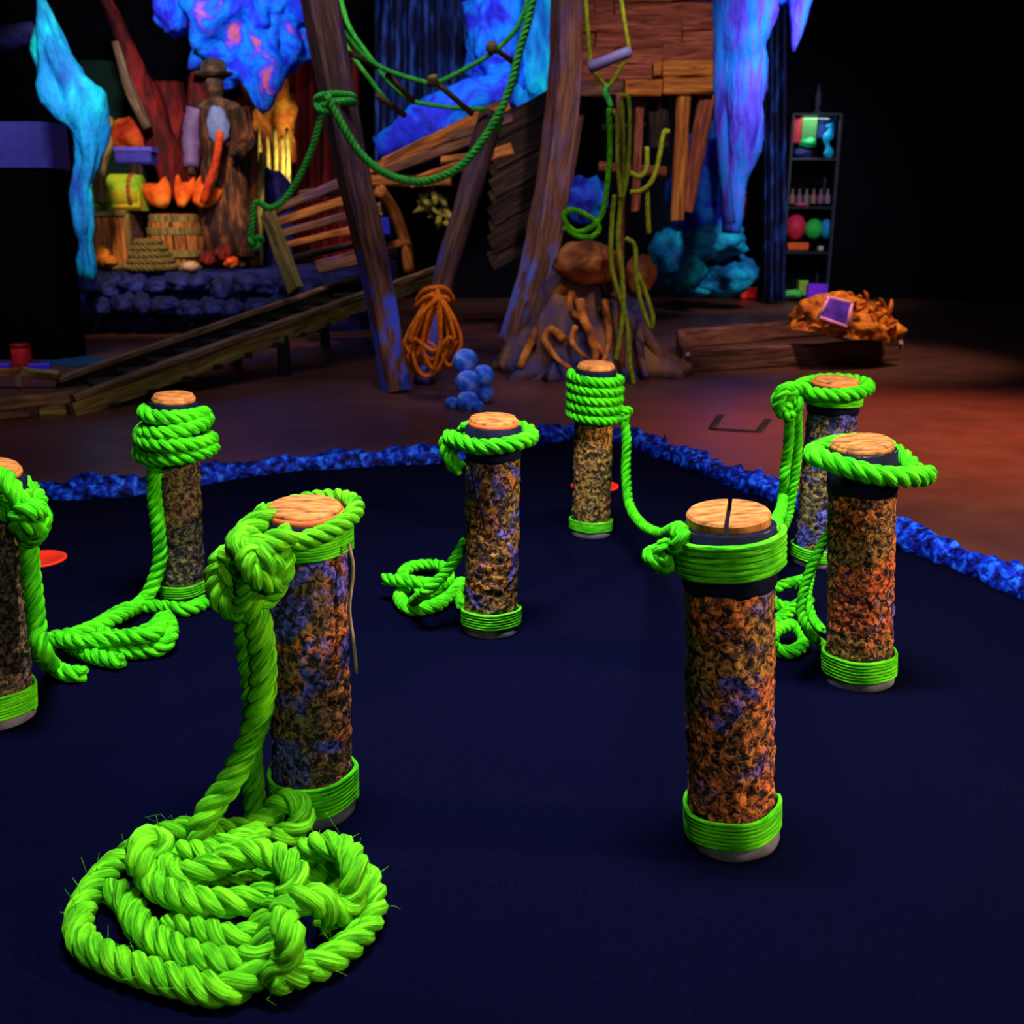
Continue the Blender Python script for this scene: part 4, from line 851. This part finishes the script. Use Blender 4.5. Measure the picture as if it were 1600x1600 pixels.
# chest on crate
CH = paint('chest_green', [(.03, .22, .01), (.20, .50, .01), (.50, .58, .02), (.62, .25, .02)], 6, bump=.4, bd=.01)
CHL = paint('chest_lid', [(.10, .36, .01), (.40, .50, .015), (.66, .26, .02)], 7, bump=.4, bd=.01)
tc = cA+Vector((14*k_, .0, hh+.02)); chn = thing('treasure_chest', tc, 'yellow green round-lidded chest on the wooden crate', 'chest')
mb = MB(); plank(mb, tc+Vector((-38*k_, 0, 14*k_)), tc+Vector((38*k_, 0, 14*k_)), hw*1.3, 26*k_, (0, 0, 1), .003, 5, 6); mb.build('box', CH, chn, smooth=False)
mb = MB(); tube(mb, [tc+Vector((x*k_, 0, 27*k_)) for x in (-37, -36, -12, 12, 36, 37)], [.01, hw*.8, hw*.84, hw*.84, hw*.8, .01], 24); chl = mb.build('lid', CHL, chn)
for x in (-24, 24): mb = MB(); tube(mb, [tc+Vector(((x-3)*k_, 0, 27*k_)), tc+Vector(((x+3)*k_, 0, 27*k_))], hw*.87, 24); mb.build('strap', W_ORANGE, chl)
rockt('red_boulder', REDO, 'red boulder behind the yellow green chest', 215, 215, 84, 60, 9.3, .2, seed=4, amp=.2, sub=4)
vb = thing('violet_box', d(212, 256, 8.5), 'violet box behind the yellow green chest', 'box')
mb = MB(); cbox(mb, d(213, 246, 8.5), (sz(54, 8.5), .15, sz(22, 8.5))); mb.build('body', flat('violet_paint', (.05, .04, .5)), vb, smooth=False)
mb = MB(); vt = d(213, 256, 8.5); plank(mb, (vt.x, 8.5, ST), vt, .12, .12, (0, 1, 0), .004, 3, 2); mb.build('stand', W_DARK, vb, smooth=False)
mb = MB(); cbox(mb, d(213, 234, 8.5), (sz(58, 8.5), .17, sz(7, 8.5))); mb.build('lid', flat('violet_light', (.12, .10, .75)), vb, smooth=False)
mb = MB(); tube(mb, catmull([d(x, y, 7.95) for x, y in ((162, 318), (156, 285), (163, 250), (172, 225), (168, 205), (174, 195), (172, 184), (164, 183), (161, 192))], .03)[0], np.linspace(.05, .014, len(catmull([d(x, y, 7.95) for x, y in ((162, 318), (156, 285), (163, 250), (172, 225), (168, 205), (174, 195), (172, 184), (164, 183), (161, 192))], .03)[0])), 9, lump=.2)
tag(mb.build('scroll_ornament', W_OLIVE), 'curly brass coloured scroll standing left of the chest', 'ornament')
mb = MB(); c = d(195, 335, 9.6); plank(mb, (d(172, 150, 10.6).x, 10.6, FZ), d(172, 95, 10.6), sz(90, 10.6), .06, (0, 1, 0), .01, 4, 3); tag(mb.build('green_glow_panel', GRN, smooth=False), 'dim dark green panel standing in for a wall glow behind the red tree', 'panel')  # added panel; its green stands for the glow on the back wall
# barrel
def barrel(c, r, h, label):
    t = thing('barrel', c, label, 'barrel'); n = 14
    for i in range(n):
        a0 = 2*math.pi*i/n+.03; a1 = 2*math.pi*(i+1)/n-.03; mb = MB(); V = []
        for j in range(9):
            z = h*j/8; rr = r*(.82+.18*math.sin(math.pi*j/8))
            for a, q in ((a0, 1), (a1, 1), (a1, .9), (a0, .9)): V.append((c.x+rr*q*math.cos(a), c.y+rr*q*math.sin(a), c.z+z))
        mb.add(V, [(j*4+k, j*4+(k+1) % 4, j*4+4+(k+1) % 4, j*4+4+k) for j in range(8) for k in range(4)]+[(3, 2, 1, 0), (32, 33, 34, 35)], [(v[2]+i, v[0], v[1]) for v in V]); mb.build('stave', W_ORANGE, t, smooth=False)
    for z in (.08, .3, .7, .92):
        rr = r*(.82+.18*math.sin(math.pi*z))*1.02; mb = MB(); lathe(mb, c, [(rr*.97, h*z-.025), (rr*1.02, h*z-.025), (rr*1.02, h*z+.025), (rr*.97, h*z+.025)], 28); mb.build('hoop', W_OLIVE, t, smooth=False)
    mb = MB(); lathe(mb, c, [(r*.78, h*.9), (r*.78, h*.94), (0, h*.94)], 24); mb.build('head', W_BROWN, t)
    return t
cB = onst(278, BY); barrel(cB, 42*k_, 84*k_, 'orange barrel with light hoops holding the orange petals')
PET = paint('petal_orange', [(.55, .04, .004), (.9, .14, .008), (.95, .32, .03)], 7, bump=.3, bd=.01)
for i, (x, y, w_, h_, a) in enumerate([(258, 306, 46, 34, -.6), (283, 308, 32, 40, .1), (308, 306, 46, 32, .6)]):
    mb = MB(); V = []; c = d(x, y+14, BY-.05); n = 12
    ro = Matrix.Rotation(a, 3, 'Y') @ Matrix.Rotation(-.5, 3, 'X')
    for j in range(8):
        t = j/7
        for q in range(n):
            th = 2*math.pi*q/n; rr = sz(w_, BY)*.5*math.sin(.35+t*1.2); V.append(c+ro @ Vector((rr*math.cos(th), rr*math.sin(th)*.8, sz(h_, BY)*t*(1+.25*math.cos(th*3+i)))))
    mb.add([tuple(v) for v in V], [(j*n+q, j*n+(q+1) % n, (j+1)*n+(q+1) % n, (j+1)*n+q) for j in range(7) for q in range(n)]+[tuple(range(n))[::-1]])
    o = mb.build('orange_flower_cup', PET); o.modifiers.new('s', 'SOLIDIFY').thickness = .01
    tag(o, ['bright orange cup-shaped petal, left of three on the barrel', 'bright orange cup-shaped petal, middle of three on the barrel', 'bright orange cup-shaped petal, right of three on the barrel'][i], 'petal', 'orange petals on the barrel')
# floor bits on stage
cl = thing('rope_heap', onst(238, 7.75), 'olive brown rope heap between crate and barrel', 'rope')
for i in range(5):
    cc = onst(236, 7.78); rr = (36-5*i)*k_; mb = MB(); rope(mb, [cc+Vector((rr*math.cos(a)+R0.uniform(-.015, .015), rr*.7*math.sin(a), .03+i*.045)) for a in np.linspace(0, 6.28, 12, endpoint=False)], .028, closed=True, step=.012, seg=5); mb.build('turn', BROWNR, cl)
for i, (x, y, s_) in enumerate([(325, 405, 30), (350, 398, 34), (362, 410, 24)]):
    rockt('red_rock', REDO if i == 2 else REDT, ['dark red rock right of the barrel', 'larger dark red rock behind the mannequin feet', 'bright red small rock right of the mannequin feet'][i], x, y, s_, s_*.8, 7.85, .08, seed=50+i, amp=.3)
rockt('pale_stone', flat('pale_stone', (.5, .28, .16)), 'pale egg-shaped stone on the stage edge', 298, 417, 27, 18, 7.7, .06, seed=3, amp=.06)
rockt('yellow_rock', ORY, 'yellow orange rock at the left foot of the crate', 158, 400, 26, 36, 7.8, .08, seed=60, amp=.3)
rockt('yellow_rock', ORY, 'small yellow orange rock before the crate', 173, 408, 18, 18, 7.72, .06, seed=61, amp=.3)
# mannequin
MYY = 8.25; base = onst(358, MYY); u = sz(292, MYY)/1.75
man = thing('mannequin', base, 'dark mannequin in brown coat, hat and pale blue shirt behind the barrel', 'mannequin')
J = {'pel': (0, 0, .92), 'ch': (0, 0, 1.2), 'sh': (0, 0, 1.40), 'nk': (0, -.01, 1.49), 'hd': (0, -.03, 1.60), 'ht': (0, -.02, 1.70), 'ls': (-.19, 0, 1.40), 'le': (-.25, -.03, 1.13), 'lw': (-.24, -.12, .90), 'lh': (-.24, -.15, .82),
     'rs': (.19, 0, 1.40), 're': (.26, -.02, 1.14), 'rw': (.20, -.20, 1.02), 'rh': (.16, -.27, 1.0), 'll': (-.10, 0, .88), 'lk': (-.11, -.03, .48), 'la': (-.12, .02, .08), 'lt': (-.13, -.12, .04), 'rl': (.10, 0, .88), 'rk': (.12, -.04, .48), 'ra': (.13, .02, .08), 'rt': (.15, -.12, .04)}
ed = [('pel', 'ch'), ('ch', 'sh'), ('sh', 'nk'), ('nk', 'hd'), ('hd', 'ht'), ('sh', 'ls'), ('ls', 'le'), ('le', 'lw'), ('lw', 'lh'), ('sh', 'rs'), ('rs', 're'), ('re', 'rw'), ('rw', 'rh'), ('pel', 'll'), ('ll', 'lk'), ('lk', 'la'), ('la', 'lt'), ('pel', 'rl'), ('rl', 'rk'), ('rk', 'ra'), ('ra', 'rt')]
rad = dict(pel=.14, ch=.14, sh=.12, nk=.055, hd=.095, ht=.07, ls=.07, le=.05, lw=.035, lh=.04, rs=.07, re=.05, rw=.035, rh=.04, ll=.09, lk=.06, la=.04, lt=.045, rl=.09, rk=.06, ra=.04, rt=.045)
ks = list(J); me = bpy.data.meshes.new('body'); me.from_pydata([tuple(Vector(J[k])*u) for k in ks], [(ks.index(a), ks.index(b_)) for a, b_ in ed], [])
bo = bpy.data.objects.new('body', me); COL.objects.link(bo); bo.parent = man
bo.modifiers.new('skin', 'SKIN'); bo.modifiers.new('sub', 'SUBSURF').levels = 2; bo.modifiers['sub'].render_levels = 2
for i, k in enumerate(ks): me.skin_vertices[0].data[i].radius = (rad[k]*u,)*2; me.skin_vertices[0].data[i].use_root = (k == 'pel')
MANM = paint('mannequin_dark', [(.006, .004, .004), (.035, .016, .010), (.14, .06, .03)], 14, bump=.5, bd=.01); me.materials.append(MANM)
COATM = paint('coat_brown', [(.005, .002, .003), (.05, .015, .008), (.26, .08, .025)], 9, stretch=(2.5, 2.5, .6), dist=.4, bump=.6, bd=.02)
mb = MB(); lathe(mb, base, [(.30*u, .12*u), (.27*u, .4*u), (.22*u, .75*u), (.185*u, 1.0*u), (.20*u, 1.2*u), (.19*u, 1.36*u), (.10*u, 1.46*u)], 30, Matrix.Diagonal((1, .7, 1)), .18, 7, 2); mb.build('coat', COATM, man)
mb = MB(); rock(mb, base+Vector((.03*u, -.14*u, 1.25*u)), (.10*u, .05*u, .17*u), 2, .2, 2, 3); mb.build('shirt', flat('shirt_blue', (.16, .22, .55)), man)
for sg, m_ in ((-1, flat('sleeve_violet', (.16, .09, .28))), (1, COATM)):
    mb = MB(); k2 = 'l' if sg < 0 else 'r'; tube(mb, catmull([base+Vector(J[k2+q])*u for q in ('s', 'e', 'w')], .03)[0], np.linspace(.095, .07, len(catmull([base+Vector(J[k2+q])*u for q in ('s', 'e', 'w')], .03)[0]))*u, 10, lump=.2, lscale=10); mb.build('sleeve', m_, man)
mb = MB(); lathe(mb, base+Vector((0, -.02*u, 1.66*u)), [(.10*u, 0), (.16*u, .03*u), (.165*u, .05*u), (.11*u, .06*u), (.10*u, .13*u), (.05*u, .16*u), (0, .165*u)], 24, None, .15, 6, 1); mb.build('hat', MANM, man)
mb = MB(); tube(mb, catmull([d(344, 205, 8.0), d(338, 250, 7.98), d(325, 290, 7.95), d(318, 318, 7.95)], .05)[0], .03, 8, lump=.15); tag(mb.build('orange_staff', REDO), 'orange curved staff leaning in front of the mannequin', 'staff')
for i, (x0, y0, x1, y1) in enumerate([(385, 180, 380, 380), (398, 200, 396, 370), (410, 240, 405, 360)]):
    mb = MB(); plank(mb, onst(x1, 8.5), d(x0, y0, 8.6), .05, sz(12, 8.5), (0, 1, 0), .012, 8, 300+i); tag(mb.build('standing_board', W_ORANGE if i % 2 else W_OLIVE, smooth=False), ['weathered board standing right behind the mannequin', 'orange board standing second right of the mannequin', 'short board standing nearest the orange rock wall'][i], 'board', 'boards behind the mannequin')

# ---- black kiosk, left edge
KY = 6.0; kz0, kz1, kz2 = FZ, d(60, 262, KY).z, d(60, 190, KY).z; kx1 = d(112, 230, KY+.3).x; kx0 = kx1-1.1
ki = thing('kiosk', Vector(((kx0+kx1)/2, KY+.15, FZ)), 'black kiosk with a wide violet band at the left edge', 'kiosk')
def rbox(mb, x0, x1, y0, y1, z0, z1, rc=.06, n=5):
    pts = []
    for cx_, cy_, a in ((x1-rc, y1-rc, 0), (x0+rc, y1-rc, 90), (x0+rc, y0+rc, 180), (x1-rc, y0+rc, 270)):
        for i in range(n+1): t = math.radians(a+90*i/n); pts.append((cx_+rc*math.cos(t), cy_+rc*math.sin(t)))
    m_ = len(pts); mb.add([(x, y, z) for z in (z0, z1) for x, y in pts], [tuple(range(m_))[::-1], tuple(range(m_, 2*m_))]+[(i, (i+1) % m_, m_+(i+1) % m_, m_+i) for i in range(m_)])
KB = flat('kiosk_black', (.0015, .0015, .002), .9, .02)
mb = MB(); rbox(mb, kx0+.02, kx1-.02, KY+.02, KY+.28, kz0, kz1); mb.build('body', KB, ki, smooth=False)
mb = MB(); rbox(mb, kx0, kx1, KY, KY+.3, kz1, kz2); mb.build('band', flat('band_violet', (.055, .045, .33), .5), ki, smooth=False)
mb = MB(); rbox(mb, kx0+.1, kx1-.35, KY+.05, KY+.25, kz2, kz2+.22); mb.build('top_box', KB, ki, smooth=False)
rt_ = thing('red_tin', g(36, 571, FZ), 'small dark red tin on the floor before the kiosk', 'tin')
c = g(36, 571, FZ); mb = MB(); lathe(mb, c, [(.05, 0), (.052, .005), (.052, .10), (.05, .105)], 20); mb.build('body', flat('tin_red', (.6, .01, .014)), rt_)
mb = MB(); lathe(mb, c+Vector((0, 0, .105)), [(.054, 0), (.054, .015), (0, .018)], 20); mb.build('lid', flat('tin_lid', (.2, .004, .006)), rt_)
for i, (x0, x1) in enumerate(((-10, 16), (46, 80))):
    mb = MB(); plank(mb, g(x0, 574, FZ+.02), g(x1, 573, FZ+.02), .05, .04, (0, 0, 1), .003, 3, i); tag(mb.build('violet_strip', flat('violet_strip', (.05, .02, .75)), smooth=False), ['violet strip on the floor at the left picture edge', 'violet strip on the floor right of the red tin'][i], 'strip')

# ---- box frame with orange shell
SH = g(1250, 583, FZ); sy = SH.y
bf = thing('wooden_trough', SH, 'low reddish wooden trough on the brown floor under the orange shell', 'trough')
W_FR = wood('wood_frame', (.03, .010, .009), (.13, .040, .032), (.25, .09, .07), None)
n0, n1 = g(1072, 582, FZ), g(1402, 562, FZ); f0, f1 = g(1062, 545, FZ), g(1300, 522, FZ)
hz = Vector((0, 0, .06))
for a, b_, nm in ((n0, n1, 'front_board'), (f0, f1, 'back_board'), (n0, f0, 'end_board'), (n1, f1, 'end_board')):
    mb = MB(); plank(mb, a+hz, b_+hz, .05, .12, (0, 0, 1), .006, 12, len(nm)); mb.build(nm, W_FR, bf, smooth=False)
for p in (n0, n1): mb = MB(); lathe(mb, p+Vector((0, -.03, .1)), [(.012, -.012), (.014, 0), (.008, .01), (0, .012)], 10); mb.build('bolt', flat('bolt_violet', (.4, .3, .5)), bf)
SHM = paint('shell_orange', [(.08, .009, .002), (.48, .095, .006), (.88, .28, .02)], 9, dist=1.2, bump=1, bd=.03, fine=16)
s0 = d(1318, 515, sy+.35); sl = thing('orange_shell', s0, 'rough orange domed shell with a violet square opening on the wooden trough', 'shell')
mb = MB(); vs, fs = ico(5); V = []
for v in vs:
    k = 1+.22*mn.fractal(v*2.2+Vector((3, 1, 2)), 1, 2, 5); z = max(v.z, -.12)
    V.append(s0+Vector((v.x*k*sz(90, sy), v.y*k*.26, z*k*sz(58, sy)-(v.x*.04))))
mb.add([tuple(v) for v in V], fs); mb.build('dome', SHM, sl)
wc = d(1306, 486, sy+.06); wr = Matrix.Rotation(-.25, 3, 'X') @ Matrix.Rotation(.25, 3, 'Y')
mb = MB(); q = sz(24, sy)
for i in range(4):
    a = [(-1, -.8), (1, -1), (.9, .9), (-.7, .9)]; p0_, p1_ = a[i], a[(i+1) % 4]
    tube(mb, [wc+wr @ Vector((p0_[0]*q, 0, p0_[1]*q*.85)), wc+wr @ Vector((p1_[0]*q, 0, p1_[1]*q*.85))], sz(3, sy), 8)
rim_ = mb.build('opening_rim', flat('rim_pink', (.95, .32, .55)), sl)
mb = MB(); plank(mb, wc+wr @ Vector((-q*.85, .02, 0)), wc+wr @ Vector((q*.85, .02, 0)), .03, q*1.5, (0, 0, 1), .004, 3, 2); mb.build('window_panel', paint('panel_violet', [(.06, .02, .45), (.28, .08, 1.0)], 12), rim_, smooth=False)
for i in range(26):
    a = R0.uniform(.15, 3.0); e = R0.uniform(0, 1.3); p = s0+Vector((math.cos(a)*math.cos(e)*sz(88, sy), -math.sin(a)*math.cos(e)*.25, math.sin(e)*sz(57, sy)))
    mb = MB(); t_ = Vector((R0.gauss(0, 1), R0.gauss(0, .6), R0.gauss(0, .6))).normalized()*sz(R0.uniform(10, 20), sy)
    tube(mb, [p-t_, p-t_*.3+Vector((0, -.012, .012)), p+t_*.4+Vector((0, -.01, .01)), p+t_], [.004, .012, .010, .003], 6, lump=.2); mb.build('ridge', SHM, sl)

# ---- display cabinet far right
CY = g(1265, 470, FZ).y; q = sz(1, CY); cx0 = d(1230, 320, CY).x; cx1 = d(1303, 320, CY).x; cz = d(1265, 178, CY).z
cabn = thing('display_cabinet', Vector(((cx0+cx1)/2, CY+.2, FZ)), 'narrow glazed black display cabinet standing far back at right', 'cabinet')
FRM = flat('cabinet_frame', (.03, .03, .06), .4); INN = flat('cabinet_inside', (.004, .004, .008))
for x in (cx0, cx1):
    for y_ in (CY, CY+.4): mb = MB(); plank(mb, (x, y_, FZ), (x, y_, cz), .03, .03, (0, 1, 0)); mb.build('post', FRM, cabn, smooth=False)
mb = MB(); plank(mb, (cx0, CY+.41, (cz+FZ)/2), (cx1, CY+.41, (cz+FZ)/2), .01, cz-FZ, (0, 0, 1)); mb.build('back_panel', INN, cabn, smooth=False)
SHZ = [FZ+.04]+[d(1265, y, CY+.1).z for y in (395, 325, 250)]
for z in SHZ+[cz]: mb = MB(); plank(mb, (cx0, CY+.2, z), (cx1, CY+.2, z), .4, .02, (0, 0, 1)); mb.build('shelf', FRM, cabn, smooth=False)
m, nt, b = nodes('pane_glass'); nt.nodes.remove(b); tr = nt.nodes.new('ShaderNodeBsdfTransparent'); gl = nt.nodes.new('ShaderNodeBsdfGlossy'); gl.inputs['Roughness'].default_value = .05
mx = nt.nodes.new('ShaderNodeMixShader'); mx.inputs[0].default_value = .06; nt.links.new(tr.outputs[0], mx.inputs[1]); nt.links.new(gl.outputs[0], mx.inputs[2]); nt.links.new(mx.outputs[0], nt.nodes['Material Output'].inputs[0])
mb = MB(); plank(mb, (cx0+.02, CY-.01, (cz+FZ)/2), (cx1-.02, CY-.01, (cz+FZ)/2), .006, cz-FZ-.04, (0, 0, 1)); mb.build('glass_door', m, cabn, smooth=False)
mb = MB(); lathe(mb, ((cx0+cx1)/2+.05, CY+.2, cz+.01), [(.05, 0), (.05, .02), (.02, .05), (.035, .12), (.03, .2), (.012, .24), (.015, .28), (0, .29)], 14); tag(mb.build('cabinet_figurine', flat('figurine_grey', (.03, .03, .06))), 'dim grey figurine on top of the display cabinet', 'figurine')
cl_ = bpy.data.lights.new('cabinet_lamp', 'AREA'); cl_.energy = 1.3; cl_.size = .25; lo = bpy.data.objects.new('cabinet_lamp', cl_); COL.objects.link(lo); lo.location = ((cx0+cx1)/2, CY+.06, cz-.03); aim(lo, ((cx0+cx1)/2, CY+.22, .4))
def item(name, kind, px, py, w_, h_, col, label, cat, Y=None, group=None):
    Y = Y or CY+.14; c = d(px, py, Y); w2, h2 = w_*q/2, h_*q/2; m_ = flat('paint_'+name+str(px), col); mb = MB()
    if kind == 'ball': rock(mb, c, (w2, w2, h2), px, .05, 2, 3)
    elif kind == 'box': plank(mb, c-Vector((w2, 0, 0)), c+Vector((w2, 0, 0)), .08, h2*2, (0, 0, 1), .004, 3, px)
    elif kind == 'bottle': lathe(mb, c-Vector((0, 0, h2)), [(w2, 0), (w2*1.05, .01), (w2, h2*1.1), (w2*.4, h2*1.4), (w2*.4, h2*1.9), (w2*.5, h2*2), (0, h2*2)], 12)
    elif kind == 'wave':
        P_, s_ = catmull([c+Vector((w2*.3*math.sin(i*1.6), 0, -h2+2*h2*i/6)) for i in range(7)], .02); tube(mb, P_, w2*(.7+.3*np.sin(np.arange(len(P_))*.8)), 10, flat=.6)
    elif kind == 'wedge': rock(mb, c, (w2, .06, h2), px, .3, 1.5, 3, sharp=.2)
    return tag(mb.build(name, m_, smooth=kind != 'box'), label, cat, group)
item('red_book', 'box', 1242, 202, 17, 42, (.55, .03, .05), 'red upright box on the top shelf of the cabinet', 'box')
item('green_box', 'box', 1263, 205, 22, 46, (.05, .25, .06), 'dull green upright box on the top shelf of the cabinet', 'box', CY+.22)
item('navy_box', 'box', 1290, 198, 26, 36, (.01, .06, .3), 'navy box behind the cyan ornament in the cabinet', 'box', CY+.3)
item('green_lizard', 'wedge', 1262, 224, 26, 14, (.02, .6, .18), 'bright green ornament lying on the top shelf', 'ornament')
item('cyan_ornament', 'wave', 1294, 220, 16, 48, (.0, .42, .8), 'cyan wavy ornament at the right of the top shelf', 'ornament', CY+.08)
item('navy_bowl', 'wedge', 1252, 240, 30, 16, (.02, .03, .2), 'dark blue bowl low on the top shelf', 'bowl')
for i in range(6): item('small_bottle', 'bottle', 1238+i*11, 307, 9, 22, [(.35, .18, .14), (.3, .12, .2), (.25, .2, .25)][i % 3], ['first', 'second', 'third', 'fourth', 'fifth', 'sixth'][i]+' bottle from the left on the middle cabinet shelf', 'bottle', None, 'bottles on the middle shelf')
item('pink_dish', 'wedge', 1252, 320, 22, 7, (.8, .08, .2), 'small pink dish before the row of bottles', 'dish', CY+.06)
item('red_ball', 'ball', 1243, 355, 32, 40, (.75, .02, .08), 'large crimson ball on the lower shelf of the cabinet', 'ball')
item('green_ball', 'ball', 1271, 358, 28, 32, (.03, .6, .08), 'green ball in the middle of the lower cabinet shelf', 'ball')
item('blue_ball_toy', 'ball', 1291, 358, 22, 30, (.01, .3, .75), 'sky blue ball at the right of the lower cabinet shelf', 'ball')
item('orange_slab', 'box', 1246, 385, 32, 12, (.9, .12, .03), 'orange red flat box below the crimson ball', 'box', CY+.06)
item('white_dice', 'box', 1281, 388, 7, 7, (.5, .55, .5), 'tiny pale cube right of the orange flat box', 'cube', CY+.06)
item('purple_cube', 'box', 1276, 457, 30, 26, (.22, .02, .85), 'bright purple cube at the bottom of the cabinet', 'box', CY-.2)
item('lime_box', 'box', 1254, 450, 14, 24, (.22, .38, .03), 'lime box left of the bright purple cube', 'box', CY-.12)
item('green_wedge', 'wedge', 1238, 459, 34, 12, (.08, .5, .10), 'green leaf-shaped piece on the floor by the cabinet', 'ornament', CY-.25)
rb = thing('red_box', g(1170, 468, FZ), 'small bright red box on the floor left of the cabinet', 'box')
c = g(1170, 469, FZ); mb = MB(); cbox(mb, c+Vector((0, .1, 9*q)), (24*q, .15, 18*q)); mb.build('body', flat('bright_red', (.9, .01, .008)), rb, smooth=False)
mb = MB(); cbox(mb, c+Vector((0, .1, 18*q)), (26*q, .17, 3*q)); mb.build('lid', flat('bright_red_lid', (.7, .02, .01)), rb, smooth=False)
mb = MB(); plank(mb, d(1162, 340, YB-.02), d(1165, 306, YB-.02), .03, 10*q, (0, 1, 0), .004, 4, 3); tag(mb.build('red_light_strip', flat('light_strip_red', (.5, .02, .02)), smooth=False), 'narrow red painted strip of light on the dark wall left of the cabinet', 'light strip')  # strip of red light shown as plain colour; it emits nothing
